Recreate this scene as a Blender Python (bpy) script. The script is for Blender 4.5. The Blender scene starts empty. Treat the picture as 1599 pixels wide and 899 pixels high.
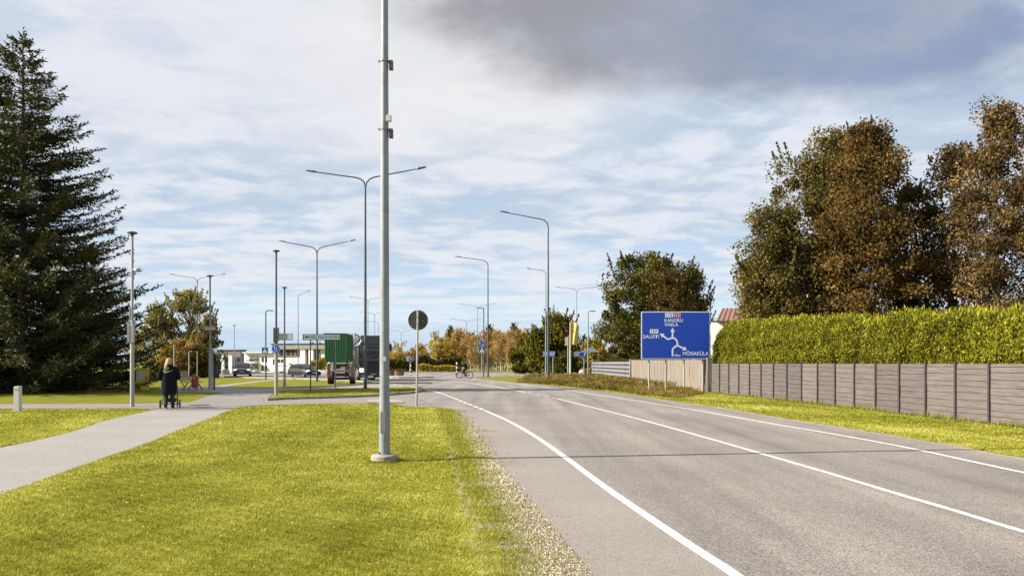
import bpy, bmesh, math, random
import numpy as np
from mathutils import Vector, Matrix
from mathutils.geometry import tessellate_polygon
R = math.radians
random.seed(7); rng = np.random.default_rng(7)
C = bpy.context.scene.collection
sc = bpy.context.scene
EYE = 1.55; FX = 1200.0; HOR = 567.0
# ------------------------------------------------------------------ camera, sky, sun, exposure
cam_d = bpy.data.cameras.new('camera'); cam = bpy.data.objects.new('camera', cam_d); C.objects.link(cam)
cam.location = (0, 0, EYE); cam.rotation_euler = (R(90), 0, 0)
cam_d.sensor_width = 36; cam_d.lens = 36*FX/1599; cam_d.shift_y = (HOR-449.5)/1599
cam_d.clip_start = 0.05; cam_d.clip_end = 8000
sc.camera = cam
sc.render.engine = 'CYCLES'
SUN_EL = 31.0; SUN_TO = Vector((-0.985, -0.15, 0)).normalized()
world = bpy.data.worlds.new("World"); sc.world = world; world.use_nodes = True
EXPO = 1.3
sc.view_settings.view_transform = 'Standard'; sc.view_settings.look = 'None'
sc.view_settings.gamma = 1; sc.view_settings.use_curve_mapping = False
sc.view_settings.exposure = EXPO
def build_sky():
    nt = world.node_tree; N = nt.nodes; L = nt.links; N.clear()
    def n(t, **k):
        x = N.new(t)
        for a, b in k.items(): setattr(x, a, b)
        return x
    def inp(sock, v):
        if isinstance(v, bpy.types.NodeSocket): L.new(v, sock)
        else: sock.default_value = v
    def M(op, a, b=0.0, c=0.0, clamp=False):
        m = n('ShaderNodeMath', operation=op, use_clamp=clamp)
        inp(m.inputs[0], a); inp(m.inputs[1], b); inp(m.inputs[2], c); return m.outputs[0]
    def MR(v, a, b, c=0.0, d=1.0):
        m = n('ShaderNodeMapRange', interpolation_type='SMOOTHSTEP', clamp=True)
        inp(m.inputs[0], v); inp(m.inputs[1], a); inp(m.inputs[2], b); inp(m.inputs[3], c); inp(m.inputs[4], d); return m.outputs[0]
    def noise(vec, scale, detail=5, rough=.55, dist=0.0):
        m = n('ShaderNodeTexNoise'); inp(m.inputs['Vector'], vec); inp(m.inputs['Scale'], scale)
        inp(m.inputs['Detail'], detail); inp(m.inputs['Roughness'], rough); inp(m.inputs['Distortion'], dist); return m.outputs['Fac']
    def mix(f, a, b):
        m = n('ShaderNodeMix', data_type='RGBA'); inp(m.inputs[0], f); inp(m.inputs[6], a); inp(m.inputs[7], b); return m.outputs[2]
    def xyz(a, b, c):
        m = n('ShaderNodeCombineXYZ'); inp(m.inputs[0], a); inp(m.inputs[1], b); inp(m.inputs[2], c); return m.outputs[0]
    sky = n('ShaderNodeTexSky', sky_type='NISHITA'); sky.sun_disc = False
    sky.sun_elevation = R(SUN_EL); sky.sun_rotation = math.atan2(SUN_TO.x, SUN_TO.y) % (2*math.pi)
    sky.air_density = 1.0; sky.dust_density = 0.6; sky.ozone_density = 1.5
    tc = n('ShaderNodeTexCoord'); sp = n('ShaderNodeSeparateXYZ'); L.new(tc.outputs['Generated'], sp.inputs[0])
    x, y, z = sp.outputs
    zc = M('MAXIMUM', z, 0.0)
    den = M('ADD', zc, 0.11)
    px = M('DIVIDE', x, den); py = M('DIVIDE', y, den)
    plane = xyz(px, py, 0.0)
    # sheet cloud: broken white/grey altocumulus on a plane overhead
    n1 = noise(plane, 1.7, 8, .58, .35)
    n2 = noise(xyz(M('MULTIPLY', px, .9), M('MULTIPLY', py, 1.15), 3.3), 4.2, 7, .58, .4)
    n3 = noise(xyz(M('MULTIPLY', px, .35), M('MULTIPLY', py, .9), 9.1), .85, 5, .5, .2)
    az = M('DIVIDE', x, M('MAXIMUM', y, .15))
    el = M('DIVIDE', z, M('MAXIMUM', y, .15))
    front = MR(y, .1, .4)
    base_cov = M('ADD', M('MULTIPLY', n1, .45), M('ADD', M('MULTIPLY', n2, .3), M('MULTIPLY', n3, .35)))
    lowfade = MR(z, .02, .26, -.12, .15)
    cover = MR(M('ADD', base_cov, lowfade), .32, .60, .36, .98)
    white = MR(M('ADD', M('MULTIPLY', n2, .55), M('MULTIPLY', n1, .5)), .43, .60)
    K = 10.0/(2**EXPO)
    def col(r, g, b, s=1.0): return (r*K*s, g*K*s, b*K*s, 1)
    ccol = mix(white, col(.53, .63, .77), col(.79, .83, .90))
    # blue patches
    blue = mix(MR(z, 0.0, .3), col(.47, .67, .92), col(.42, .60, .86))
    nish = mix(.45, blue, sky.outputs['Color'])
    c = mix(cover, nish, ccol)
    # heaped bright cloud bank with a soft grey-blue underside, ahead and to the right, high up
    wob = noise(xyz(M('MULTIPLY', az, 1.0), M('MULTIPLY', el, 2.0), 1.7), 4.5, 6, .58, .2)
    wob2 = noise(xyz(M('MULTIPLY', az, 1.0), M('MULTIPLY', el, 1.6), 5.7), 2.2, 4, .5, .1)
    def blob(cx, cy, rx, ry, w, lo, hi):
        a = M('DIVIDE', M('SUBTRACT', az, cx), rx); b = M('DIVIDE', M('SUBTRACT', el, cy), ry)
        d = M('SQRT', M('ADD', M('MULTIPLY', a, a), M('MULTIPLY', b, b)))
        d = M('ADD', d, M('MULTIPLY', M('SUBTRACT', wob, .5), w))
        d = M('ADD', d, M('MULTIPLY', M('SUBTRACT', wob2, .5), w*.8))
        return M('MULTIPLY', MR(d, lo, hi, 1.0, 0.0), front)
    warm = blob(-.03, .42, .30, .15, .9, .45, 1.3)
    c = mix(M('MULTIPLY', warm, .75), c, col(.89, .88, .87))
    warm2 = blob(-.40, .38, .34, .13, 1.2, .2, 1.3)
    c = mix(M('MULTIPLY', warm2, .5), c, col(.80, .81, .87))
    dark = blob(.31, .45, .43, .125, .75, .62, 1.16)
    dcol = mix(MR(az, .02, .50), col(.31, .315, .35), col(.25, .33, .52))
    dcol = mix(MR(wob, .40, .75), dcol, col(.37, .41, .52))
    c = mix(M('MULTIPLY', dark, .93), c, dcol)
    # long pale streaks low over the horizon
    st = noise(xyz(M('MULTIPLY', az, 1.1), M('MULTIPLY', el, 17.0), .4), 2.6, 5, .5, .3)
    low = M('MULTIPLY', MR(el, .02, .06), MR(el, .10, .15, 1.0, 0.0))
    c = mix(M('MULTIPLY', M('MULTIPLY', MR(st, .50, .62), low), .85), c, col(.84, .86, .90))
    low2 = M('MULTIPLY', MR(el, -.01, .01), MR(el, .03, .06, 1.0, 0.0))
    c = mix(M('MULTIPLY', low2, .6), c, col(.50, .70, .90))
    bg = n('ShaderNodeBackground'); L.new(c, bg.inputs[0]); bg.inputs[1].default_value = .1
    out = n('ShaderNodeOutputWorld'); L.new(bg.outputs[0], out.inputs[0])
build_sky()
sun_d = bpy.data.lights.new('sun', 'SUN'); sun_d.energy = 5.0; sun_d.angle = R(.5); sun_d.color = (1.0, .93, .82)
sun = bpy.data.objects.new('sun', sun_d); C.objects.link(sun); sun.location = (-40, -10, 40)
e = R(SUN_EL)
Ldir = Vector((-SUN_TO.x*math.cos(e), -SUN_TO.y*math.cos(e), -math.sin(e)))
sun.rotation_euler = Ldir.to_track_quat('-Z', 'Y').to_euler()

# ------------------------------------------------------------------ helpers
def P(px, py):                       # ground point seen at a place of the survey photo
    Y = FX*EYE/(py-HOR); return ((px-800)/FX*Y, Y)
def X(px, Z): return (px-800)/FX*Z
def H(py, Z): return EYE+(HOR-py)*Z/FX
def tag(o, label=None, cat=None, group=None, kind=None):
    if label: o['label'] = label
    if cat: o['category'] = cat
    if group: o['group'] = group
    if kind: o['kind'] = kind
    return o
def thing(name, label, cat, loc=(0, 0, 0), rz=0, group=None):
    o = bpy.data.objects.new(name, None); C.objects.link(o); o.empty_display_size = .2
    o.location = loc; o.rotation_euler = (0, 0, rz)
    return tag(o, label, cat, group)
def copy_tree(o, parent=None):
    c = o.copy(); C.objects.link(c); c.parent = parent
    for ch in list(o.children): copy_tree(ch, c)
    return c
class MB:
    def __init__(s): s.v = []; s.f = []; s.m = []; s.cm = 0
    def add(s, vs, fs):
        b = len(s.v); s.v += [tuple(v) for v in vs]; s.f += [tuple(i+b for i in f) for f in fs]; s.m += [s.cm]*len(fs); return s
    def box(s, cx, cy, cz, sx, sy, sz, M=None):
        vs = [Vector((cx+i*sx/2, cy+j*sy/2, cz+k*sz/2)) for k in (-1, 1) for j in (-1, 1) for i in (-1, 1)]
        if M is not None: vs = [M @ v for v in vs]
        return s.add(vs, [(0, 2, 3, 1), (4, 5, 7, 6), (0, 1, 5, 4), (2, 6, 7, 3), (0, 4, 6, 2), (1, 3, 7, 5)])
    def tube(s, pts, rad, n=10, cap=True):
        pts = [Vector(p) for p in pts]
        if not hasattr(rad, '__len__'): rad = [rad]*len(pts)
        b = len(s.v); prev = None; rings = []
        for i, p in enumerate(pts):
            t = (pts[min(i+1, len(pts)-1)]-pts[max(i-1, 0)]).normalized()
            if prev is None:
                u = t.orthogonal().normalized()
            else:
                u = (prev - t*prev.dot(t)); u = u.normalized() if u.length > 1e-6 else t.orthogonal().normalized()
            prev = u; w = t.cross(u)
            rings.append([p+(u*math.cos(a)+w*math.sin(a))*rad[i] for a in [2*math.pi*k/n for k in range(n)]])
        vs = [v for r in rings for v in r]; fs = []
        for i in range(len(pts)-1):
            for k in range(n):
                fs.append((i*n+k, i*n+(k+1) % n, (i+1)*n+(k+1) % n, (i+1)*n+k))
        if cap:
            fs.append(tuple(range(n-1, -1, -1))); fs.append(tuple((len(pts)-1)*n+k for k in range(n)))
        return s.add(vs, fs)
    def cyl(s, p0, p1, r0, r1=None, n=12): return s.tube([p0, p1], [r0, r0 if r1 is None else r1], n)
    def prism(s, outline, y0, y1, M=None):       # outline in (x,z), extruded along y
        n = len(outline); vs = [Vector((a, y0, b)) for a, b in outline]+[Vector((a, y1, b)) for a, b in outline]
        if M is not None: vs = [M @ v for v in vs]
        tri = tessellate_polygon([[Vector((a, b, 0)) for a, b in outline]])
        fs = [tuple(t) for t in tri]+[tuple(i+n for i in reversed(t)) for t in tri]
        fs += [(i, (i+1) % n, (i+1) % n+n, i+n) for i in range(n)]
        return s.add(vs, fs)
    def loft(s, secs, n=16, cap=True):           # secs: (cx,cy,cz,rx,ry)
        vs = []; fs = []
        for (cx, cy, cz, rx, ry) in secs:
            for k in range(n):
                a = 2*math.pi*k/n; vs.append((cx+rx*math.cos(a), cy+ry*math.sin(a), cz))
        for i in range(len(secs)-1):
            for k in range(n): fs.append((i*n+k, i*n+(k+1) % n, (i+1)*n+(k+1) % n, (i+1)*n+k))
        if cap: fs.append(tuple(range(n-1, -1, -1))); fs.append(tuple((len(secs)-1)*n+k for k in range(n)))
        return s.add(vs, fs)
    def mesh(s, name, mats, smooth=False, fix=True):
        me = bpy.data.meshes.new(name); me.from_pydata(s.v, [], s.f)
        for m in (mats if isinstance(mats, (list, tuple)) else [mats]): me.materials.append(m)
        me.polygons.foreach_set('material_index', s.m)
        if fix:
            bm = bmesh.new(); bm.from_mesh(me); bmesh.ops.recalc_face_normals(bm, faces=bm.faces); bm.to_mesh(me); bm.free()
        if smooth: me.shade_smooth(); me.set_sharp_from_angle(angle=R(40))
        me.update(); return me
    def build(s, name, mats, parent=None, smooth=False, bevel=0, loc=None, label=None):
        o = bpy.data.objects.new(name, s.mesh(name, mats, smooth)); C.objects.link(o); o.parent = parent
        if loc is not None: o.location = loc
        if bevel:
            b = o.modifiers.new('b', 'BEVEL'); b.width = bevel; b.segments = 2; b.limit_method = 'ANGLE'; b.angle_limit = R(40)
        if label: o['label'] = label
        return o
def quads(name, V, tint, mat_, k=4):             # V: (N,k,3) array -> one mesh of N faces with a per-leaf tint
    N = V.shape[0]; me = bpy.data.meshes.new(name)
    me.vertices.add(N*k); me.vertices.foreach_set('co', V.reshape(-1).astype(np.float32))
    me.loops.add(N*k); me.loops.foreach_set('vertex_index', np.arange(N*k, dtype=np.int32))
    me.polygons.add(N); me.polygons.foreach_set('loop_start', np.arange(0, N*k, k, dtype=np.int32))
    at = me.attributes.new('tint', 'FLOAT', 'POINT'); at.data.foreach_set('value', np.repeat(tint, k).astype(np.float32))
    me.materials.append(mat_); me.update(calc_edges=True); return me
def leafquads(Cn, size, rng, up=0.0, asp=.55):
    N = len(Cn); u = rng.normal(size=(N, 3)); u[:, 2] += up; u /= np.linalg.norm(u, axis=1)[:, None]
    w = rng.normal(size=(N, 3)); v = np.cross(u, w); v /= np.linalg.norm(v, axis=1)[:, None]
    s = (size*(.6+.8*rng.random(N)))[:, None]
    return np.stack([Cn-u*s*.5, Cn+v*s*.5*asp, Cn+u*s*.5, Cn-v*s*.5*asp], 1)

# ------------------------------------------------------------------ materials
MT = {}
def nodes(name):
    m = bpy.data.materials.new(name); m.use_nodes = True; nt = m.node_tree
    return m, nt, nt.nodes, nt.links, nt.nodes['Principled BSDF']
def rgb(c): return (c[0], c[1], c[2], 1)
def noise_node(N, L, vec, scale, detail=4, rough=.55):
    t = N.new('ShaderNodeTexNoise'); t.inputs['Scale'].default_value = scale; t.inputs['Detail'].default_value = detail
    t.inputs['Roughness'].default_value = rough
    if vec is not None: L.new(vec, t.inputs['Vector'])
    return t.outputs['Fac']
def ramp(N, L, fac, stops):
    r = N.new('ShaderNodeValToRGB'); L.new(fac, r.inputs[0]); el = r.color_ramp.elements
    el[0].position, el[0].color = stops[0][0], rgb(stops[0][1]); el[1].position, el[1].color = stops[-1][0], rgb(stops[-1][1])
    for p, c in stops[1:-1]:
        q = el.new(p); q.color = rgb(c)
    return r.outputs[0]
def mixc(N, L, f, a, b, mode='MIX'):
    m = N.new('ShaderNodeMix'); m.data_type = 'RGBA'; m.blend_type = mode
    for s, v in ((m.inputs[0], f), (m.inputs[6], a), (m.inputs[7], b)):
        if isinstance(v, bpy.types.NodeSocket): L.new(v, s)
        else: s.default_value = v if not isinstance(v, tuple) else rgb(v)
    return m.outputs[2]
def mat(name, c, rough=.6, metal=0, var=.12, scale=6, bump=0.0, bscale=60, coat=0, dirt=None, dscale=2.0, stretch=None, emit=0):
    if name in MT: return MT[name]
    m, nt, N, L, b = nodes(name)
    tc = N.new('ShaderNodeTexCoord'); vec = tc.outputs['Object']
    if stretch:
        mp = N.new('ShaderNodeMapping'); mp.inputs['Scale'].default_value = stretch; L.new(vec, mp.inputs[0]); vec = mp.outputs[0]
    f = noise_node(N, L, vec, scale)
    c = tuple(x*.84 for x in c); dirt = tuple(x*.84 for x in dirt) if dirt else None
    lo = tuple(x*(1-var) for x in c); hi = tuple(min(1, x*(1+var)) for x in c)
    colr = ramp(N, L, f, [(.3, lo), (.7, hi)])
    if dirt:
        g = noise_node(N, L, vec, dscale, 6, .65)
        r = ramp(N, L, g, [(.5, (0, 0, 0)), (.68, (1, 1, 1))])
        colr = mixc(N, L, r, colr, dirt)
    L.new(colr, b.inputs['Base Color']); b.inputs['Roughness'].default_value = rough; b.inputs['Metallic'].default_value = metal
    if coat: b.inputs['Coat Weight'].default_value = coat
    if emit: L.new(colr, b.inputs['Emission Color']); b.inputs['Emission Strength'].default_value = emit
    if bump:
        g = noise_node(N, L, vec, bscale, 3); bp = N.new('ShaderNodeBump'); bp.inputs['Strength'].default_value = bump
        bp.inputs['Distance'].default_value = .02; L.new(g, bp.inputs['Height']); L.new(bp.outputs[0], b.inputs['Normal'])
    MT[name] = m; return m
def leafmat(name, stops, trans=.35, rough=.6):
    if name in MT: return MT[name]
    m, nt, N, L, b = nodes(name)
    at = N.new('ShaderNodeAttribute'); at.attribute_name = 'tint'
    c = ramp(N, L, at.outputs['Fac'], stops)
    L.new(c, b.inputs['Base Color']); b.inputs['Roughness'].default_value = rough; b.inputs['Specular IOR Level'].default_value = .12
    tr = N.new('ShaderNodeBsdfTranslucent'); L.new(c, tr.inputs[0])
    mx = N.new('ShaderNodeMixShader'); mx.inputs[0].default_value = trans
    L.new(b.outputs[0], mx.inputs[1]); L.new(tr.outputs[0], mx.inputs[2])
    L.new(mx.outputs[0], N['Material Output'].inputs[0]); MT[name] = m; return m
def road_mat(name, base, warm, speck=.5, grain=90, tracks=True, ang=0.0):
    m, nt, N, L, b = nodes(name); g = N.new('ShaderNodeNewGeometry'); vec = g.outputs['Position']
    base = tuple(x*.84 for x in base); warm = tuple(x*.84 for x in warm)
    fine = noise_node(N, L, vec, grain, 2, .6)
    mid = noise_node(N, L, vec, 14, 5, .6); big = noise_node(N, L, vec, .35, 5, .6)
    c = ramp(N, L, big, [(.32, tuple(x*.86 for x in base)), (.68, warm)])
    c = mixc(N, L, .35, c, ramp(N, L, mid, [(.3, tuple(x*.72 for x in base)), (.7, tuple(x*1.28 for x in base))]))
    if tracks:
        mp = N.new('ShaderNodeMapping'); mp.inputs['Rotation'].default_value = (0, 0, ang); mp.inputs['Scale'].default_value = (1.0, .045, 1)
        L.new(vec, mp.inputs[0])
        t = noise_node(N, L, mp.outputs[0], 1.3, 4, .5)
        c = mixc(N, L, 1.0, c, ramp(N, L, t, [(.3, (.66, .66, .68)), (.68, (1.16, 1.15, 1.13))]), 'MULTIPLY')
    s = ramp(N, L, fine, [(.36, (1-speck,)*3), (.5, (1, 1, 1)), (.66, (1+speck*1.1,)*3)])
    c = mixc(N, L, 1.0, c, s, 'MULTIPLY')
    vo = N.new('ShaderNodeTexVoronoi'); vo.inputs['Scale'].default_value = grain*1.1; L.new(vec, vo.inputs['Vector'])
    vs = ramp(N, L, vo.outputs['Color'], [(.0, (.8,)*3), (1, (1.2,)*3)])
    c = mixc(N, L, .7, c, mixc(N, L, 1.0, c, vs, 'MULTIPLY'))
    L.new(c, b.inputs['Base Color']); b.inputs['Roughness'].default_value = .88; b.inputs['Specular IOR Level'].default_value = .35
    bp = N.new('ShaderNodeBump'); bp.inputs['Strength'].default_value = .5; bp.inputs['Distance'].default_value = .01
    L.new(fine, bp.inputs['Height']); L.new(bp.outputs[0], b.inputs['Normal']); MT[name] = m; return m
def grass_ground():
    m, nt, N, L, b = nodes('lawn'); g = N.new('ShaderNodeNewGeometry'); vec = g.outputs['Position']
    a = noise_node(N, L, vec, 60, 4, .7); c1 = noise_node(N, L, vec, 1.1, 5, .6); c2 = noise_node(N, L, vec, .12, 4, .5)
    mp = N.new('ShaderNodeMapping'); mp.inputs['Rotation'].default_value = (0, 0, .5); mp.inputs['Scale'].default_value = (1, .12, 1); L.new(vec, mp.inputs[0])
    c3 = noise_node(N, L, mp.outputs[0], 2.2, 4, .5)
    c = ramp(N, L, c1, [(.3, (.145, .155, .014)), (.7, (.24, .22, .018))])
    c = mixc(N, L, ramp(N, L, c2, [(.4, (0, 0, 0)), (.65, (1, 1, 1))]), c, mixc(N, L, .5, c, (.16, .165, .014)))
    c = mixc(N, L, 1.0, c, ramp(N, L, c3, [(.3, (.8,)*3), (.7, (1.15,)*3)]), 'MULTIPLY')
    c = mixc(N, L, 1.0, c, ramp(N, L, a, [(.3, (.45,)*3), (.7, (1.45,)*3)]), 'MULTIPLY')
    L.new(c, b.inputs['Base Color']); b.inputs['Roughness'].default_value = .95; b.inputs['Specular IOR Level'].default_value = .1
    bp = N.new('ShaderNodeBump'); bp.inputs['Strength'].default_value = .8; bp.inputs['Distance'].default_value = .05
    L.new(a, bp.inputs['Height']); L.new(bp.outputs[0], b.inputs['Normal']); return m
M_lawn = grass_ground()
M_asph = road_mat('asphalt', (.222, .197, .177), (.295, .260, .232), .48, 60, True, -.12)
M_asph2 = road_mat('asphalt_side', (.22, .195, .175), (.255, .225, .20), .25, 60, False)
M_shoulder = road_mat('shoulder_asphalt', (.252, .220, .198), (.292, .256, .232), .24, 70, False)
M_path = road_mat('path_asphalt', (.27, .248, .228), (.32, .292, .265), .25, 60, False)
M_gravel = road_mat('gravel', (.27, .22, .15), (.37, .31, .225), .6, 45, False)
M_paint = mat('road_paint', (.66, .64, .61), .8, var=.16, scale=9, dirt=(.34, .31, .29), dscale=13, bump=.2)
M_kerb = mat('kerb_concrete', (.32, .295, .265), .9, var=.2, scale=5, bump=.5, dirt=(.2, .18, .15))
M_conc = mat('concrete', (.36, .31, .25), .9, var=.15, scale=9, bump=.5, dirt=(.22, .17, .12), dscale=5)
M_galv = mat('galvanised_steel', (.25, .272, .285), .55, .05, var=.12, scale=4, dirt=(.17, .18, .18), dscale=3)
M_galvl = mat('pale_post', (.36, .355, .34), .5, .2, var=.1, scale=4)
M_dsteel = mat('dark_lamp_steel', (.075, .09, .105), .5, .3, var=.15, scale=5)
M_black = mat('black_plastic', (.015, .016, .018), .5, var=.3)
M_rubber = mat('rubber', (.018, .018, .018), .85, var=.3)
M_glass = mat('dark_glass', (.03, .04, .05), .08, 0, var=.2, coat=.5)
M_white = mat('white_paint', (.60, .59, .57), .5, var=.06)
M_blue = mat('sign_blue', (.002, .050, .42), .5, var=.06, scale=2)
M_blued = mat('sign_navy', (.01, .05, .17), .35, var=.1)
M_signw = mat('sign_white', (.72, .78, .86), .4, var=.04)
M_red = mat('sign_red', (.42, .05, .05), .4, var=.05)
M_grey = mat('sign_back', (.055, .055, .058), .55, .2, var=.15)
M_blk = mat('sign_ink', (.02, .022, .03), .5)
M_bark = mat('bark', (.10, .075, .055), .9, var=.4, scale=12, bump=.8, stretch=(1, 1, .25))
M_birch = mat('birch_bark', (.55, .50, .44), .8, var=.15, scale=8, dirt=(.10, .08, .07), dscale=3, stretch=(1, 1, 3))
# ------------------------------------------------------------------ ground, roads, paths
def ground_z(x, y):
    def ss(a, b, t):
        t = min(1, max(0, (t-a)/(b-a))); return t*t*(3-2*t)
    return -2.0*ss(118, 175, y)*ss(-8, -30, x)
def build_ground():
    def axis(near0, near1, step, far, n):
        a = list(np.arange(near0, near1+.01, step)); g = np.geomspace(step, far, n)
        return [a[0]-q for q in g[::-1]]+a+[a[-1]+q for q in g]
    xs = axis(-120, 120, 6, 2600, 14); ys = axis(-30, 260, 6, 2600, 14)
    vs = [(x, y, ground_z(x, y)) for y in ys for x in xs]; w = len(xs)
    fs = [(j*w+i, j*w+i+1, (j+1)*w+i+1, (j+1)*w+i) for j in range(len(ys)-1) for i in range(w-1)]
    me = bpy.data.meshes.new('ground'); me.from_pydata(vs, [], fs); me.materials.append(M_lawn); me.shade_smooth()
    o = bpy.data.objects.new('ground', me); C.objects.link(o); tag(o, kind='structure')
build_ground()
def smooth_poly(pts, it=2, closed=False):
    for _ in range(it):
        q = []; n = len(pts)
        for i in range(n if closed else n-1):
            a, b = pts[i], pts[(i+1) % n]
            q += [(a[0]*.75+b[0]*.25, a[1]*.75+b[1]*.25), (a[0]*.25+b[0]*.75, a[1]*.25+b[1]*.75)]
        pts = q if closed else [pts[0]]+q+[pts[-1]]
    return pts
def sheet(name, pts, z, m, kind='structure', lift=0.0):
    vs = [(x, y, z) for x, y in pts]; tri = tessellate_polygon([[Vector(v) for v in vs]])
    mb = MB(); mb.add(vs, [tuple(t) for t in tri])
    me = mb.mesh(name, m)
    for p in me.polygons:
        if p.normal.z < 0: me.flip_normals(); break
    o = bpy.data.objects.new(name, me); C.objects.link(o); return tag(o, kind=kind)
def slab(name, pts, z0, z1, m):
    mb = MB(); n = len(pts); vs = [(x, y, z0) for x, y in pts]+[(x, y, z1) for x, y in pts]
    tri = tessellate_polygon([[Vector((x, y, 0)) for x, y in pts]])
    mb.add(vs, [tuple(i+n for i in t) for t in tri]+[(i, (i+1) % n, (i+1) % n+n, i+n) for i in range(n)])
    o = mb.build(name, m); return tag(o, kind='structure')
def strip(mb, pts, w, z, h=0.0):                 # ribbon of width w along a polyline (h>0: kerb)
    pts = [Vector((p[0], p[1], 0)) for p in pts]; L = []; Rr = []
    for i, p in enumerate(pts):
        t = (pts[min(i+1, len(pts)-1)]-pts[max(0, i-1)]).normalized(); n = Vector((-t.y, t.x, 0))*w/2
        L.append(p+n); Rr.append(p-n)
    n = len(pts)
    if h == 0:
        vs = [(v.x, v.y, z) for v in L]+[(v.x, v.y, z) for v in Rr]
        mb.add(vs, [(i, i+n, i+1+n, i+1) for i in range(n-1)])
    else:
        vs = [(v.x, v.y, q) for q in (z, z+h) for s in (L, Rr) for v in s]
        fs = []
        for i in range(n-1):
            fs += [(2*n+i, 3*n+i, 3*n+i+1, 2*n+i+1), (i, 2*n+i, 2*n+i+1, i+1), (n+i, n+i+1, 3*n+i+1, 3*n+i)]
        fs += [(0, n, 3*n, 2*n), (n-1, 3*n-1, 4*n-1, 2*n-1)]
        mb.add(vs, fs)
PL = lambda l: [P(a, b) for a, b in l]
road_left = [(1.15, -8), (.95, 0), (.72, 4)]+smooth_poly(PL([(926, 899), (872, 833), (799, 746), (766, 710), (746, 680), (729, 660), (713, 643), (703, 638.5)]), 2)
road_left += PL([(690, 636.8), (676, 635.2)])
road_mid = PL([(662, 626), (664, 613), (664, 608), (655, 603), (640, 601), (600, 598.5), (560, 594), (510, 592), (430, 590.2), (345, 587.2), (180, 586.3)])
road_far = PL([(150, 584), (345, 584), (600, 581.3), (880, 581.3), (900, 583), (880, 586.5), (812, 587), (737, 589)])
road_right = smooth_poly(PL([(737, 589.6), (770, 593.5), (807, 597.5), (875, 603.5), (940, 611), (995, 619), (1100, 634), (1200, 651), (1395, 682), (1599, 719)]), 2)+[(8.3, 6), (8.4, -8)]
sheet('road', road_left+road_mid+road_far+road_right, .012, M_asph)
path_r = smooth_poly([(-5.1, -6), (-5.4, 2)]+PL([(0, 772), (80, 744), (160, 715), (227, 693.5), (267, 676), (320, 656), (360, 640.5), (376, 636)]), 2)
path_l = smooth_poly(PL([(262, 637), (240, 640), (160, 657), (133, 668), (67, 685.5), (0, 699)])+[(-9.0, 8), (-8.6, -6)], 2)
sheet('footpath', path_r+path_l, .004, M_path)
sheet('side_road', PL([(-700, 630.5), (190, 630.5), (312, 627.8), (412, 625.3), (500, 622), (592, 618), (645, 613.5), (660, 609.5), (664, 613), (664, 626), (678, 635), (650, 635.4), (612, 630), (500, 630), (412, 632.4), (376, 635.6), (357, 640), (320, 641.5), (262, 641), (220, 637.5), (-700, 639)]), .008, M_asph2)
sheet('path_crossing', PL([(296, 628.4), (329, 617.5), (350, 613.2), (430, 611.8), (416, 624.8), (412, 625.4), (312, 628)]), .010, M_asph2)
sheet('upper_path', smooth_poly(PL([(250, 604), (311, 603.5), (345, 604), (400, 606.2), (440, 606.3), (550, 602), (581, 598.4), (600, 598.6), (640, 601.2), (652, 603), (640, 603.6), (600, 604.6), (540, 606), (440, 609), (430, 612), (350, 613.4), (330, 612), (311, 612), (250, 612)]), 1, True), .007, M_path)
mb = MB(); strip(mb, smooth_poly(PL([(338, 603.2), (380, 598), (431, 592.3), (450, 591)]), 2), 1.0, .0055)
tag(mb.build('narrow_path', M_path), kind='structure')
# gravel shoulder: ragged towards the grass
def ragged(pts, amp, seed, step=.25):
    r = random.Random(seed); out = []
    for i in range(len(pts)-1):
        a, b = Vector(pts[i]), Vector(pts[i+1]); n = max(1, int((b-a).length/step))
        for k in range(n):
            p = a.lerp(b, k/n); out.append((p.x+r.uniform(-amp, amp), p.y+r.uniform(-amp*.4, amp*.4)))
    return out+[tuple(pts[-1])]
gl_pts = [(.1, -8), (.08, 2)]+PL([(820, 905), (806, 860), (785, 810), (760, 765), (745, 735), (731, 700), (717, 672), (703, 650), (697, 641)])
gl = ragged(gl_pts, .09, 3)
shoulder = [(x-.34, y) for x, y in gl]+PL([(703, 638)])[0:1]+[(x+.04, y) for x, y in road_left[::-1] if y < 26]
sheet('gravel_shoulder', shoulder, .006, M_gravel)
rv = [(x, y) for x, y in road_right if y < 62]
verge = [(x-.05, y) for x, y in rv]+ragged([(x+(.28 if y < 40 else .1), y) for x, y in rv[::-1]], .10, 5, .35)
sheet('gravel_edge', verge, .005, M_gravel)
# painted lines
mb = MB()
edge_l = smooth_poly([(2.2, -6), (1.98, 1)]+PL([(1150, 899), (1100, 868), (1000, 800), (940, 758), (880, 712), (830, 677), (790, 655), (757, 641)]), 2)
strip(mb, edge_l, .105, .016)
def dashes(mb, pts, w, z, on, off):
    acc = 0; seg = []; state = True; target = on
    pts = [Vector(p) for p in pts]
    for i in range(len(pts)-1):
        a, b = pts[i], pts[i+1]; L = (b-a).length; pos = 0
        while L-pos > 1e-6:
            d = min(target-acc, L-pos)
            if state:
                if not seg: seg.append(tuple(a.lerp(b, pos/L)))
                seg.append(tuple(a.lerp(b, (pos+d)/L)))
            pos += d; acc += d
            if acc >= target-1e-6:
                if state and len(seg) > 1: strip(mb, seg, w, z)
                seg = []; state = not state; acc = 0; target = on if state else off
    if state and len(seg) > 1: strip(mb, seg, w, z)
dashes(mb, smooth_poly(PL([(755, 640), (740, 634), (722, 627), (707, 621), (690, 614.5)]), 2), .13, .016, .85, .55)
strip(mb, smooth_poly(PL([(690, 614.3), (672, 609), (656, 606), (640, 603)]), 2), .13, .016)
dashes(mb, smooth_poly(PL([(640, 602.6), (620, 600), (596, 597)]), 2), .2, .016, 1.2, 1.0)
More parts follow.
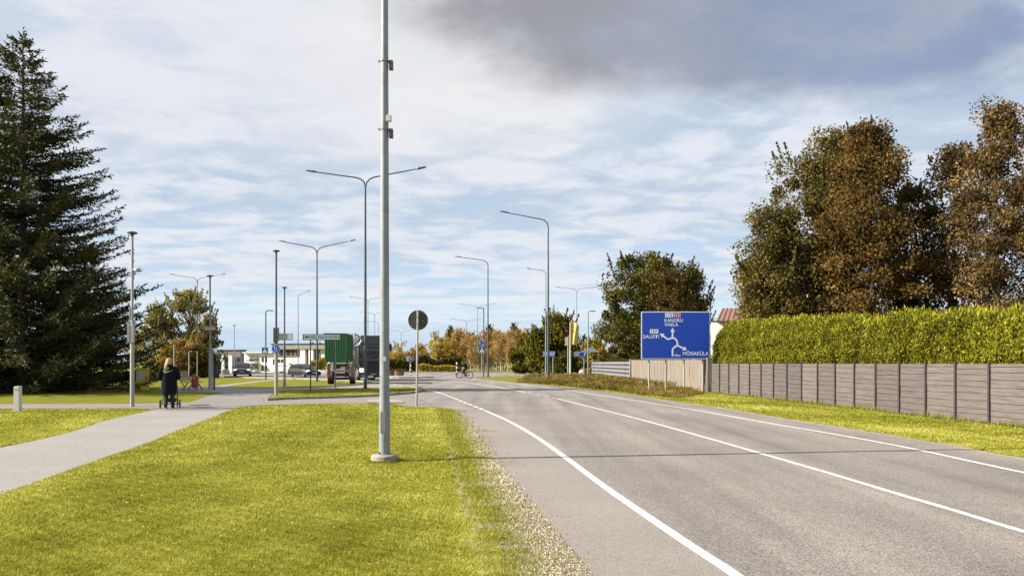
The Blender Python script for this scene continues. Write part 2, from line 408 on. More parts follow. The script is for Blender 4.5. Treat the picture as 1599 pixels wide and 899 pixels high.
strip(mb, smooth_poly(PL([(870, 622.6), (940, 640), (1000, 655), (1100, 683), (1200, 712), (1300, 741), (1400, 772), (1500, 801), (1599, 832.5)])+[(5.0, 4.6), (5.3, 2.0)], 2), .095, .016)
dashes(mb, smooth_poly(PL([(868, 622), (845, 617), (820, 612.6)]), 2), .09, .016, .6, 1.2)
strip(mb, smooth_poly(PL([(820, 612.4), (780, 604.5), (740, 598.8), (722, 596.8)]), 2), .15, .016)
strip(mb, smooth_poly(PL([(738, 591.2), (770, 595), (812, 599.6), (875, 607.3), (950, 619.3), (1025, 630.5), (1100, 643), (1200, 661), (1395, 694), (1599, 739.5)])+[(7.35, 6), (7.5, 2)], 2), .10, .016)
sheet('road_shoulder', edge_l+PL([(742, 633), (722, 629), (700, 634)])[2:]+[(x+.01, y) for x, y in road_left[::-1] if y < 26.2], .0135, M_shoulder)
strip(mb, PL([(608, 590.5), (660, 591.2), (722, 596.6)]), .18, .016)
tag(mb.build('road_markings', M_paint), kind='structure')
# kerbs
mb = MB()
strip(mb, smooth_poly(PL([(416, 625.6), (440, 624), (500, 622.4), (560, 620.2), (600, 618), (640, 614.6), (655, 612.2), (661, 609.3), (655, 605.8)]), 2), .14, .0, .11)
strip(mb, smooth_poly(PL([(440, 606), (500, 604.6), (550, 602.2), (582, 598.6), (576, 597), (556, 595), (510, 593.2), (430, 591.2), (345, 588), (200, 587)]), 2), .14, 0, .10)
strip(mb, PL([(600, 581), (880, 581)]), .2, 0, .14)
strip(mb, PL([(150, 583.6), (345, 583.6), (600, 580.8)]), .2, 0, .12)
tag(mb.build('kerb', M_kerb), kind='structure')
slab('kerb_apron', PL([(575, 624.8), (624, 625.2), (632, 629.6), (575, 629.7)]), 0, .05, M_kerb)
slab('splitter_island', smooth_poly(PL([(596, 588), (640, 587.8), (690, 589), (640, 590.4), (596, 590.2)]), 2, True), 0, .13, M_kerb)
mb = MB(); mb.cyl((X(313.5, 28.5), 28.4, .008), (X(313.5, 28.5), 28.4, .019), .38, n=20)
tag(mb.build('drain_cover', M_grey), 'dark round drain cover set in the path behind the person with the pram', 'drain cover')
# tar seams and cracks across the carriageway
def seam():
    r = random.Random(4); mb = MB()
    for pts in ([P(640, 618), P(655, 624), P(668, 629), P(676, 634)], [P(700, 640.5), P(752, 640)], [P(1040, 725), P(1100, 738), P(1190, 745)]):
        q = []
        for i in range(len(pts)-1):
            a, b = Vector(pts[i]), Vector(pts[i+1])
            for k in range(8): p = a.lerp(b, k/8); q.append((p.x+r.uniform(-.02, .02), p.y+r.uniform(-.05, .05)))
        if len(pts) != 3: strip(mb, q, .035, .0155)
    tag(mb.build('tar_seam', mat('tar', (.05, .047, .045), .8)), kind='structure')
seam()

# ------------------------------------------------------------------ grass blades
def inpoly(px, py, poly):
    poly = np.array(poly); c = np.zeros(len(px), bool); n = len(poly); j = n-1
    for i in range(n):
        xi, yi = poly[i]; xj, yj = poly[j]
        if yi != yj: c ^= ((yi > py) != (yj > py)) & (px < (xj-xi)*(py-yi)/(yj-yi)+xi)
        j = i
    return c
def wob(x, y, s, seed):
    r = np.random.default_rng(seed); o = np.zeros_like(x)
    for k in range(7):
        a = r.uniform(0, 2*np.pi); f = s*r.uniform(.5, 2.2); o += np.sin((x*np.cos(a)+y*np.sin(a))*f+r.uniform(0, 6.28))/(1+.2*k)
    return o/3.2
def blades(x, y, h, w, tint, name, m, lean=.5, z=0.0):
    N = len(x); a = rng.uniform(0, 2*np.pi, N); b = wob(x, y, 40, 71)*3+rng.normal(0, 1.6, N); l = lean*h*rng.random(N)
    V = np.zeros((N, 3, 3)); hx = np.cos(a)*w/2; hy = np.sin(a)*w/2
    V[:, 0] = np.stack([x-hx, y-hy, np.full(N, z)], 1); V[:, 1] = np.stack([x+hx, y+hy, np.full(N, z)], 1)
    V[:, 2] = np.stack([x+np.cos(b)*l, y+np.sin(b)*l, z+h], 1)
    return quads(name, V, tint, m, 3)
M_blade = leafmat('grass_blade', [(0, (.055, .062, .010)), (.22, (.15, .16, .018)), (.55, (.345, .34, .035)), (.85, (.58, .53, .11)), (1, (.76, .70, .30))], .45, .8)
def lawn():
    lawn_poly = [(x, y) for x, y in path_r if y > 2][::1]+PL([(412, 632.6), (500, 630.2), (575, 630), (612, 630.4), (650, 635.8), (678, 636), (697, 641)])+[(x-.04, y) for x, y in gl_pts[::-1] if y > 1]
    left_poly = [(-40, 29.0), (-40, 10), (-30, 5)]+[(x-.03, y) for x, y in path_l[::-1] if y > 5]+PL([(225, 638), (-300, 640)])
    rvp = [(x+.3, y) for x, y in road_right if 5 < y < 62]
    verge_poly = rvp+[(13, 8), (12.2, 18.4), (10.44, 40.4), (9.4, 60)]
    isl = PL([(418, 624.5), (436, 612), (440, 609.5), (540, 606.6), (600, 605), (640, 604), (653, 606), (658, 609), (643, 613), (592, 617.6), (500, 621.4)])
    X0, Y0, T, Hh, W = [], [], [], [], []
    def samp(poly, n, ylo, yhi, p=2.1):
        poly_a = np.array(poly); k = n*4
        u = rng.random(k); q = 1-p
        y = (ylo**q+u*(yhi**q-ylo**q))**(1/q)
        lo = np.maximum(poly_a[:, 0].min(), -.72*y-1); hi = np.minimum(poly_a[:, 0].max(), .72*y+1)
        x = lo+(hi-lo)*rng.random(k); ok = inpoly(x, y, poly)
        return x[ok][:n], y[ok][:n]
    for poly, n, a, b in ((lawn_poly, 420000, 4.8, 31), (left_poly, 70000, 12, 29), (verge_poly, 110000, 11, 60), (isl, 26000, 34, 50)):
        x, y = samp(poly, n, a, b); X0.append(x); Y0.append(y)
        s = np.clip(y/9, .75, 3.2)
        pat = wob(x, y, 1.3, 5)*.6+wob((x*.86+y*.5)*2.2, (y*.86-x*.5)*.15, 1.0, 9)*.55
        t = .50+.13*pat+.16*wob(x*1.2+y*.5, y*.45-x*.2, .9, 61)+.10*wob(x, y, 3.5, 62)+rng.normal(0, .20, len(x))
        if poly is lawn_poly:
            gx = np.interp(y, [p[1] for p in gl_pts], [p[0] for p in gl_pts]); near = np.exp(-((gx-x)/.8)**2); t = t+.16*near-.10*np.exp(-((gx-x)/.12)**2)
        cw = wob(x, y*.8, 9, 41)*.07+wob(x, y, 60, 43)*.16; t = t+cw; T.append(np.clip(t, 0, 1)); Hh.append((.014+.014*rng.random(len(x)))*(1+.35*pat)*np.sqrt(s)); W.append(.0085*s*(.7+.6*rng.random(len(x))))
    for i_ in (0,):
        g_ = np.array([p for p in gl_pts if p[1] > 2]); gx = np.interp(Y0[0], g_[:, 1], g_[:, 0]); k_ = Y0[0]*0
        cut = gx-.13+.14*wob(X0[0]*.5, Y0[0], 3.2, 81)+.10*wob(X0[0], Y0[0], 11, 82)+rng.normal(0, .035, len(gx)); ok = (X0[0] < cut) | (Y0[0] > 25.5)
        for A_ in (X0, Y0, T, Hh, W): A_[0] = A_[0][ok]
    x, y, t, h, w = map(np.concatenate, (X0, Y0, T, Hh, W))
    o = bpy.data.objects.new('grass', blades(x, y, h, w, t, 'grass', M_blade, 1.6)); C.objects.link(o)
    tag(o, 'short yellow-green mown grass of the roadside lawns', 'grass', kind='stuff')
    # tufts creeping over the gravel and up the kerbs
    X1, Y1 = [], []; g = np.array([p for p in gl_pts if p[1] > 3])
    for k in range(900):
        yy = 4.6*(25.5/4.6)**rng.random(); gx = np.interp(yy, g[:, 1], g[:, 0]); off = abs(rng.normal(0, .26))
        n = int(rng.integers(10, 90)); lx = off*rng.random(n)*1.2+rng.normal(0, .04, n)-.34*rng.random(n); X1.append(gx+lx); Y1.append(yy+rng.normal(0, .02, n)*(1+yy/8)-.04*lx)
    for (lo, hi, pts) in ((30, 54, PL([(416, 625.2), (500, 621.9), (592, 617.6), (643, 613.8), (656, 610.4)])),):
        pa = np.array(pts)
        for k in range(260):
            i = rng.integers(0, len(pa)-1); f = rng.random(); p = pa[i]*(1-f)+pa[i+1]*f
            n = int(rng.integers(20, 50)); X1.append(p[0]+rng.normal(0, .12, n)); Y1.append(p[1]+.18+rng.normal(0, .1, n))
    x = np.concatenate(X1); y = np.concatenate(Y1); s = np.clip(y/8, .8, 3.5)
    o = bpy.data.objects.new('edge_grass', blades(x, y, (.02+.035*rng.random(len(x)))*np.sqrt(s), .006*s, np.clip(rng.normal(.40, .25, len(x)), 0, 1), 'edge_grass', M_blade, 1.1))
    C.objects.link(o); tag(o, 'ragged grass tufts creeping over the gravel shoulder', 'grass', kind='stuff')
    # longer uncut blades round the pole footing and at the foot of the board fence
    a_ = rng.uniform(0, 6.28, 2600); q_ = .225+.05*rng.random(2600); xa = X(601, 12.2)+q_*np.cos(a_); ya = 12.2+q_*np.sin(a_)
    s_ = rng.random(9000); xb = 10.47+(12.98-10.47)*s_-.06-.10*rng.random(9000)**2*(1+wob(s_*31, s_*0, 2, 5)); yb = 40.35+(9.1-40.35)*s_
    xx = np.concatenate([xa, xb]); yy = np.concatenate([ya, yb]); hh = np.concatenate([.012+.028*rng.random(2600), (.03+.13*rng.random(9000)**3)*(1.2+.8*wob(s_*31, s_*0, 1.3, 7))])
    o = bpy.data.objects.new('uncut_grass', blades(xx, yy, hh, .006*np.clip(yy/8, .8, 2.5), np.clip(rng.normal(.35, .22, len(xx)), 0, 1), 'uncut_grass', M_blade, .7)); C.objects.link(o)
    tag(o, 'longer uncut grass round the pole footing and at the fence foot', 'grass', kind='stuff')
    # stones
    n = 34000; yy = 4.7*(24/4.7)**rng.random(n); gx = np.interp(yy, g[:, 1], g[:, 0])
    rl = np.array([p for p in road_left if p[1] < 26]); rl = rl[np.argsort(rl[:, 1])]; rx = np.interp(yy, rl[:, 1], rl[:, 0])
    f = rng.beta(1.4, 1.6, n); xx = gx-.05+(rx-gx+.09)*f
    Cn = np.stack([xx, yy, np.full(n, .01)], 1); s = (.004+.013*rng.random(n)**4)*np.clip(yy/8, .8, 2)
    base = np.array([[1, 0, 0], [0, 1, 0], [-1, 0, 0], [0, -1, 0], [0, 0, .8]])
    sc_ = s[:, None, None]*(.7+.6*rng.random((n, 5, 1))); A = rng.uniform(0, 6.28, n); ca, sa = np.cos(A)[:, None], np.sin(A)[:, None]
    V = np.repeat(base[None], n, 0)*sc_; V = np.stack([V[..., 0]*ca-V[..., 1]*sa, V[..., 0]*sa+V[..., 1]*ca, V[..., 2]], 2)+Cn[:, None]
    T5 = V[:, [0, 1, 4, 1, 2, 4, 2, 3, 4, 3, 0, 4]].reshape(n*4, 3, 3)
    m = leafmat('stone', [(0, (.12, .095, .065)), (.5, (.30, .25, .18)), (1, (.54, .47, .36))], 0.0, .9)
    o = bpy.data.objects.new('gravel_stones', quads('gravel_stones', T5, np.repeat(rng.random(n), 4), m, 3)); C.objects.link(o)
    tag(o, 'loose pale stones scattered along the road shoulder', 'gravel', kind='stuff')
    # fallen leaves
    n = 1600; yy = 5*(28/5)**rng.random(n); xx = rng.uniform(-9, .5, n); Cn = np.stack([xx, yy, np.full(n, .045)], 1)
    m = leafmat('fallen_leaf', [(0, (.16, .08, .02)), (1, (.45, .33, .15))], .2)
    V = leafquads(Cn, .045, rng); V[..., 2] = .045+(V[..., 2]-.045)*.3
    ok = inpoly(xx, yy, lawn_poly)
    o = bpy.data.objects.new('fallen_leaves', quads('fallen_leaves', V[ok], rng.random(n)[ok], m)); C.objects.link(o)
    tag(o, 'a few dry brown leaves lying on the lawn', 'leaves', kind='stuff')
lawn()
def weeds():
    poly = PL([(808, 597), (860, 600.5), (940, 608), (1000, 616), (1060, 622)])+PL([(1100, 615.5), (1010, 604), (985, 597), (990, 592)])[0:1]+[(9.2, 52), (9.0, 62), (8.6, 86)]+PL([(850, 587), (810, 592)])
    k = 200000; a = np.array(poly); x = rng.uniform(a[:, 0].min(), a[:, 0].max(), k); y = rng.uniform(a[:, 1].min(), a[:, 1].max(), k)
    ok = inpoly(x, y, poly); x = x[ok]; y = y[ok]
    hh = .24+.22*wob(x, y, 1.0, 11)+.10*rng.random(len(x)); rs = sorted(rv, key=lambda p: p[1]); hh *= np.clip((x-np.interp(y, [p[1] for p in rs], [p[0] for p in rs])-.1)/1.0, .2, 1)
    hh *= np.clip(1.2-(44-y)/10, .35, 1.2)*np.clip((92-y)/14, .4, 1)
    hh = np.clip(hh+.02, .05, .5)*1.0
    m = leafmat('weed_blade', [(0, (.05, .055, .010)), (.35, (.14, .115, .02)), (.7, (.30, .20, .05)), (1, (.52, .40, .18))], .35, .8)
    t = np.clip(.45+.25*wob(x, y, 1.6, 21)+.15*wob(x, y, 5, 22)+rng.normal(0, .2, len(x)), 0, 1)
    o = bpy.data.objects.new('weeds', blades(x, y, hh*(.6+.6*rng.random(len(x))), .035+.02*rng.random(len(x)), t, 'weeds', m, 2.2)); C.objects.link(o)
    tag(o, 'tall unmown brownish weeds on the bank at the right of the road', 'weeds', kind='stuff')
weeds()
def weed_plants():
    rg = np.random.default_rng(91); X_, Y_, Z_ = [], [], []; rs = sorted(rv, key=lambda p: p[1])
    for k in range(420):
        y = rg.uniform(44, 84); rx = np.interp(y, [p[1] for p in rs], [p[0] for p in rs]); hi = 9.1; x = rx+.5+(hi-rx-.5)*rg.random()
        if hi-rx < .8: continue
        h = rg.uniform(.2, .62)*min(1, (x-rx)/1.6+.25); n = int(rg.integers(12, 46)); s = rg.random(n)
        X_.append(x+rg.normal(0, .10+.1*h, n)); Y_.append(y+rg.normal(0, .2, n)); Z_.append(h*s**.6)
    Cn = np.stack([np.concatenate(X_), np.concatenate(Y_), np.concatenate(Z_)], 1)
    m = leafmat('weed_leaf', [(0, (.035, .045, .008)), (.4, (.12, .105, .018)), (.7, (.26, .17, .045)), (1, (.50, .38, .17))], .3)
    o = bpy.data.objects.new('weed_plants', quads('weed_plants', leafquads(Cn, .13, rg, .6, .5), np.clip(np.repeat(rg.normal(.42, .25, len(X_)), [len(q) for q in X_])+rg.normal(0, .12, len(Cn)), 0, 1), m)); C.objects.link(o)
    tag(o, 'leafy brown and green weed clumps among the tall grass of the bank', 'weeds', kind='stuff')
weed_plants()
# ------------------------------------------------------------------ trees
def obj(name, me, parent=None, loc=None):
    o = bpy.data.objects.new(name, me); C.objects.link(o); o.parent = parent
    if loc: o.location = loc
    return o
def crown_points(clumps, per, rad, rng):
    """leaf centres round every twig end, denser on the outside of a clump"""
    K = len(clumps); d = rng.normal(size=(K*per, 3)); d /= np.linalg.norm(d, axis=1)[:, None]
    r = rng.random(K*per)**.45; cl = np.repeat(np.arange(K), per)
    rr = rad*(.55+.9*rng.random(K)); sq = np.stack([rng.uniform(.75, 1.35, K), rng.uniform(.75, 1.35, K), rng.uniform(.55, 1.1, K)], 1)
    return clumps[cl]+d*(r*rr[cl])[:, None]*sq[cl], cl
def broad_tree(H_, R_, base, nclump, per, crad, leaf, profile, seed, tint=(.5, .2), sprigs=0, limbs=26, tr=.16, side=None):
    rg = np.random.default_rng(seed); rd = random.Random(seed); cl = []
    lob = [(rd.uniform(0, 6.28), rd.uniform(1, 3), rd.uniform(.5, 1.0)) for _ in range(5)]
    def env(t, a):
        r = profile(t)*R_
        for (ph, fr, am) in lob: r *= 1+.13*am*math.sin(fr*a+ph+t*7*am)
        return r
    while len(cl) < nclump:
        t = rd.random(); a = rd.uniform(0, 6.28); q = rd.random()**.5
        if rd.random() > profile(t)+.15: continue
        r = env(t, a)*q; cl.append((r*math.cos(a), r*math.sin(a), base+(H_-base)*t))
    cl = np.array(cl)
    pts, ci = crown_points(cl, per, crad, rg)
    cht = np.clip(rg.normal(0, .16, len(cl)), -.35, .35)
    if side is not None: cht = cht+side(cl)
    if sprigs:
        sp = []; sc_ = []
        for k in range(sprigs):
            t = rd.uniform(.35, 1); a = rd.uniform(0, 6.28); r = env(t, a)*.95; L = rd.uniform(.5, 1.3)*crad
            p0 = np.array((r*math.cos(a), r*math.sin(a), base+(H_-base)*min(t, .90))); d = np.array((math.cos(a)*.35, math.sin(a)*.35, 1.0))
            n = per//3; s = rg.random(n)
            sp.append(p0+d*(s*L*1.6)[:, None]+rg.normal(0, crad*.11, (n, 3))*(1.15-s)[:, None]); sc_.append(rg.normal(0, .12, n))
        sp = np.concatenate(sp); tints = np.concatenate([tint[0]+cht[ci]+rg.normal(0, tint[1]*.6, len(pts)), tint[0]+np.concatenate(sc_)+rg.normal(0, tint[1]*.6, len(sp))])
        pts = np.concatenate([pts, sp])
    else: tints = tint[0]+cht[ci]+rg.normal(0, tint[1]*.6, len(pts))
    keep = pts[:, 2] > .1
    V = leafquads(pts[keep], leaf, rg, .0, .62)
    mb = MB(); lean = (rd.uniform(-.2, .2), rd.uniform(-.2, .2))
    tp = [(lean[0]*s*2+rd.uniform(-.06, .06), lean[1]*s*2, H_*.9*s) for s in (0, .12, .3, .5, .75, 1)]
    mb.tube(tp, [tr*q for q in (1.25, 1, .8, .6, .35, .08)], 9)
    order = list(range(len(cl))); rd.shuffle(order)
    for i in order[:limbs]:
        e_ = Vector(cl[i]); s = max(.12, min(.85, (e_.z/H_)-.12-.1*rd.random())); k = s*5
        z0 = H_*.9*s; a0 = Vector((lean[0]*s*2, lean[1]*s*2, z0)); m_ = a0.lerp(e_, .5)+Vector((rd.uniform(-.2, .2), rd.uniform(-.2, .2), -.12*(e_-a0).length*rd.random()))
        r0 = tr*.42*(1.05-s)+.012
        mb.tube([a0, m_, e_], [r0, r0*.6, r0*.2], 5)
        for _ in range(2):
            f = m_.lerp(e_, rd.uniform(0, .6)); mb.tube([f, f+Vector((rd.uniform(-1, 1), rd.uniform(-1, 1), rd.uniform(0, 1)))*crad*1.3], [r0*.35, r0*.08], 4)
    return mb, V, np.clip(tints[keep], 0, 1)
def plant_tree(name, label, cat, x, y, args, leaf_m, bark=M_bark, group=None, z=0):
    mb, V, t = broad_tree(**args)
    o = thing(name, label, cat, (x, y, z), 0, group)
    mb.build('trunk', bark, o, smooth=True); obj('crown', quads('crown', V, t, leaf_m), o); return o
def egg(lo=.25, hi=1.0, top=.0, pk=.4):          # radius against height
    def f(t):
        if t < pk: return lo+(1-lo)*math.sin(t/pk*math.pi/2)
        return top+(1-top)*math.cos((t-pk)/(1-pk)*math.pi/2)**.8
    return f
G_maple = leafmat('leaf_maple', [(0, (.018, .022, .004)), (.45, (.060, .062, .010)), (.75, (.16, .125, .018)), (1, (.32, .21, .03))], .3)
G_brown = leafmat('leaf_brown', [(0, (.028, .021, .008)), (.4, (.105, .068, .024)), (.7, (.20, .122, .044)), (1, (.40, .28, .12))], .3)
G_rust = leafmat('leaf_rust', [(0, (.028, .021, .006)), (.4, (.108, .066, .017)), (.7, (.175, .105, .030)), (1, (.35, .215, .06))], .3)
G_olive = leafmat('leaf_olive', [(0, (.028, .027, .006)), (.4, (.095, .080, .017)), (.75, (.21, .15, .034)), (1, (.38, .27, .08))], .3)
G_yellow = leafmat('leaf_yellow', [(0, (.13, .095, .015)), (.4, (.34, .25, .035)), (.7, (.50, .37, .05)), (1, (.64, .49, .10))], .4)
G_birch = leafmat('leaf_birch', [(0, (.15, .095, .03)), (.4, (.36, .235, .075)), (.7, (.52, .345, .11)), (1, (.66, .49, .19))], .4)
G_lime = leafmat('leaf_lime', [(0, (.03, .035, .006)), (.4, (.09, .085, .010)), (.7, (.20, .17, .014)), (1, (.34, .28, .03))], .35)
G_spruce = leafmat('needle', [(0, (.014, .018, .006)), (.5, (.050, .054, .015)), (.85, (.12, .11, .026)), (1, (.24, .20, .05))], .12)
G_hedge = leafmat('thuja', [(0, (.022, .028, .004)), (.35, (.095, .10, .010)), (.7, (.255, .24, .012)), (1, (.44, .38, .04))], .3)

G_loose = leafmat('leaf_loose', [(0, (.06, .06, .015)), (.4, (.17, .155, .035)), (.75, (.33, .27, .08)), (1, (.52, .43, .17))], .4)
def px_tree(name, label, cat, cx, top, hw, Z, leaf_m, seed, n=220, per=150, crad=.85, leaf=.17, prof=None, base=None, sprigs=40, tint=(.45, .2), tr=.2, limbs=30, side=None, group=None, bark=M_bark):
    Ht = H(top, Z); Rr = hw*Z/FX
    return plant_tree(name, label, cat, X(cx, Z), Z, dict(H_=Ht*.965, R_=Rr, base=Ht*.12 if base is None else base, nclump=n, per=per, crad=crad, leaf=leaf,
        profile=prof or egg(), seed=seed, tint=tint, sprigs=sprigs, tr=tr, limbs=limbs, side=side), leaf_m, bark, group)
# tall autumn trees behind the hedge on the right
px_tree('tree', 'dark green broad tree at the left end of the tall row behind the hedge', 'tree', 1207, 320, 58, 41, G_olive, 11, 170, 230, .75, .15, egg(.85, top=.25, pk=.4), tint=(.46, .22), sprigs=14)
px_tree('tree', 'olive green round-topped tall tree behind the hedge', 'tree', 1290, 205, 72, 42, G_olive, 12, 200, 270, .80, .155, egg(.6, top=.35, pk=.5), tint=(.46, .2), sprigs=14)
px_tree('tree', 'rusty brown tall tree in the middle of the row behind the hedge', 'tree', 1356, 186, 76, 39, G_rust, 13, 210, 280, .72, .145, egg(.65, top=.18, pk=.42), tint=(.42, .2), sprigs=22)
px_tree('tree', 'dark olive narrow tree filling the gap between the two tallest brown trees', 'tree', 1428, 275, 44, 41, G_olive, 14, 100, 220, .7, .15, egg(.8, top=.1, pk=.4), tint=(.42, .2))
px_tree('tree', 'loose brown slender tree just left of the tallest brown tree', 'tree', 1490, 222, 46, 38, G_brown, 15, 110, 200, .65, .14, egg(.7, top=.1, pk=.4), tint=(.40, .2), sprigs=20)
px_tree('tree', 'tallest brown tree with a thin see-through crown at the right edge', 'tree', 1558, 140, 64, 35, G_brown, 16, 175, 210, .62, .13, egg(.7, top=.12, pk=.35), tint=(.42, .2), sprigs=30)
px_tree('tree', 'brown-green tree cut off by the right edge of the view', 'tree', 1655, 165, 75, 37, G_brown, 17, 200, 120, .8, .16, egg(.7, top=.1, pk=.4), tint=(.35, .2))
# maple and neighbours behind the road sign
px_tree('maple_tree', 'dark green maple with upright leafy shoots behind the blue direction board', 'tree', 1014, 396, 80, 78, G_maple, 21, 210, 240, 1.0, .24, egg(.6, top=.4, pk=.45), sprigs=36, tint=(.42, .2), base=2.0)
px_tree('maple_tree', 'golden brown young maple right behind the top edge of the blue direction board', 'tree', 1047, 420, 32, 71, G_rust, 22, 90, 130, .75, .21, egg(.6, top=.2, pk=.5), tint=(.30, .2), base=1.8)
px_tree('maple_tree', 'dark green low-branched maple reaching right towards the white house', 'tree', 1080, 412, 30, 77, G_maple, 23, 90, 130, .8, .21, egg(.7, top=.1, pk=.3), tint=(.5, .2), sprigs=40, base=1.8)
px_tree('linden_tree', 'dark green round linden behind the blue sign posts beyond the road', 'tree', 872, 492, 34, 100, G_maple, 24, 130, 120, 1.0, .30, egg(.55, top=.4, pk=.5), tint=(.55, .2), base=1.5)
px_tree('linden_tree', 'yellowing linden touching the left side of the dark round linden', 'tree', 843, 516, 22, 98, G_lime, 25, 80, 110, .9, .28, egg(.6, top=.3, pk=.5), tint=(.42, .25), base=.8)
px_tree('bush', 'dark low bush under the round linden behind the striped bollard', 'bush', 885, 551, 26, 96, G_maple, 26, 60, 110, .7, .25, egg(.9, top=.3, pk=.3), tint=(.4, .2), base=.2, sprigs=0)
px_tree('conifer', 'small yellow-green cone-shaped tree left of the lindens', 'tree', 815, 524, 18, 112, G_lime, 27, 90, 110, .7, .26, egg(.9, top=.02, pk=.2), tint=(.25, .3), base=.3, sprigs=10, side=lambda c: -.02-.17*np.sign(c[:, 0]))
px_tree('tree', 'golden poplar behind the yellow flag', 'tree', 926, 532, 26, 110, G_yellow, 28, 90, 110, .9, .3, egg(.8, top=.1, pk=.4), tint=(.35, .2), base=.3)
# trees on the left
px_tree('tree', 'loose green-brown tree with sky gaps behind the person with the pram', 'tree', 294, 452, 37, 92, G_loose, 31, 66, 80, .82, .28, egg(.5, top=.3, pk=.55), tint=(.5, .25), base=3.4, sprigs=40, tr=.25, limbs=60)
px_tree('tree', 'green tree between the spruce and the loose green-brown tree', 'tree', 246, 478, 28, 90, G_loose, 32, 60, 80, .85, .28, egg(.6, top=.3, pk=.5), tint=(.5, .2), base=1.5, sprigs=30)
px_tree('tree', 'dark green low-hanging tree just left of the grey building', 'tree', 326, 496, 15, 88, G_olive, 33, 60, 100, .7, .24, egg(.9, top=.2, pk=.4), tint=(.55, .2), base=.4, sprigs=30)
px_tree('bush', 'reddish brown bush behind the bench and red litter bin', 'bush', 288, 530, 26, 84, G_birch, 34, 90, 110, .7, .22, egg(.9, top=.3, pk=.4), tint=(.22, .18), base=.3, sprigs=20)
px_tree('bush', 'dark leafy bush behind the white post frame', 'bush', 318, 540, 18, 84, G_maple, 35, 60, 110, .7, .22, egg(.9, top=.3, pk=.3), tint=(.5, .2), base=.2, sprigs=0)
px_tree('bush', 'yellow-green low bush between the spruce and the person with the pram', 'bush', 243, 574, 12, 62, G_lime, 36, 30, 110, .25, .10, egg(.9, top=.3, pk=.3), tint=(.3, .2), base=.1, sprigs=0, tr=.04)
px_tree('bush', 'ochre drooping bush over the shoulder of the person with the pram', 'bush', 258, 532, 14, 80, G_yellow, 37, 40, 80, .6, .2, egg(.9, top=.3, pk=.5), tint=(.3, .2), base=1.2, sprigs=0, tr=.06)

# spruces
def spruce_meshes(Ht, R0, seed):
    rd = random.Random(seed); rg = np.random.default_rng(seed); mb = MB()
    mb.tube([(0, 0, 0), (0, 0, Ht*.3), (.05, 0, Ht*.7), (0, 0, Ht)], [.30, .22, .10, .015], 10)
    seg = []; z = .35
    while z < Ht*.985:
        t = z/Ht; n = 9 if t < .75 else 7
        for k in range(n):
            a = rd.uniform(0, 6.28); L = R0*((1-t)**.82)*rd.choice([.62, .8, .92, 1.0, 1.08])*rd.uniform(.85, 1.1)+.15
            if t < .1: L *= .92
            droop = .30*(1-t)+.02; u = np.array((math.cos(a), math.sin(a), 0.0)); side = np.array((-u[1], u[0], 0))
            zz = z+rd.uniform(-.2, .2)
            P_ = []
            for s in np.linspace(0, 1, 7):
                P_.append(np.array((0, 0, zz))+u*L*s+np.array((0, 0, L*(-droop*s+droop*1.15*s**2.6+.35*t*s))))
            mb.tube([tuple(q) for q in P_], [.035*(1-.85*s)*(L/R0+.3)+.004 for s in np.linspace(0, 1, 7)], 4, False)
            m = max(4, int(L/.20))
            for j in range(m):
                s = (j+.6)/m
                if s < .18: continue
                f = s*6; i0 = min(5, int(f)); p = P_[i0]*(1-(f-i0))+P_[i0+1]*(f-i0); d = P_[i0+1]-P_[i0]; d /= np.linalg.norm(d)
                for sd in (-1, 1):
                    l = (.25+.75*(1-s))*min(1.15, .38*L+.12)*rd.uniform(.6, 1.1)
                    dr = d*.75+side*sd*(.8)+np.array((0, 0, rd.uniform(-.35, .05))); dr /= np.linalg.norm(dr)
                    seg.append((p, dr, l))
                if rd.random() < .35: seg.append((p, d*.6+np.array((0, 0, -.7)), rd.uniform(.15, .4)))
            seg.append((P_[-1]-d*.25, d, .5))
        z += .26+.12*rd.random()
    for k in range(14): a = rd.uniform(0, 6.28); seg.append((np.array((0, 0, Ht*(1-.05*rd.random()))), np.array((math.cos(a)*.6, math.sin(a)*.6, .8)), .35))
    seg.append((np.array((0, 0, Ht-.2)), np.array((0, 0, 1.)), .7))
    A = []; D = []; Ls = []
    for (p, d, l) in seg:
        n = max(3, int(l/.07))
        for i in range(n): A.append(p+d*l*(i/n)); D.append(d); Ls.append(.19*(1.15-.45*i/n))
    A = np.array(A); D = np.array(D); Ls = np.array(Ls)*rg.uniform(.8, 1.3, len(A))
    D2 = D+rg.normal(0, .42, D.shape); D2 /= np.linalg.norm(D2, axis=1)[:, None]
    w = np.cross(D2, rg.normal(size=D2.shape)); w /= np.linalg.norm(w, axis=1)[:, None]
    V = np.stack([A, A+D2*Ls[:, None]*.5+w*.036, A+D2*Ls[:, None]*1.25, A+D2*Ls[:, None]*.5-w*.036], 1)
    V[..., 2] = np.maximum(V[..., 2], .08)
    cl = wob(A[:, 0], A[:, 2]*1.2, 1.3, seed)
    return mb, V, np.clip(.42+.2*cl+rg.normal(0, .17, len(A)), 0, 1)
def spruce(label, x, y, Ht, R0, seed, rz=0):
    mb, V, t = spruce_meshes(Ht, R0, seed); o = thing('spruce_tree', label, 'spruce', (x, y, 0), rz)
    mb.build('trunk', M_bark, o, smooth=True); obj('crown', quads('crown', V, t, G_spruce), o); return o
spruce('tall dark green spruce with drooping branches down to the lawn', X(36, 41), 41, H(57, 41), 7.6, 5)
spruce('second dark spruce at the far left edge, shorter and half out of view', X(-52, 43), 43.5, H(240, 43), 6.8, 8)
spruce('low dark spruce between the tall spruce and the path lamp', X(124, 46), 46.5, H(376, 46), 4.9, 9)

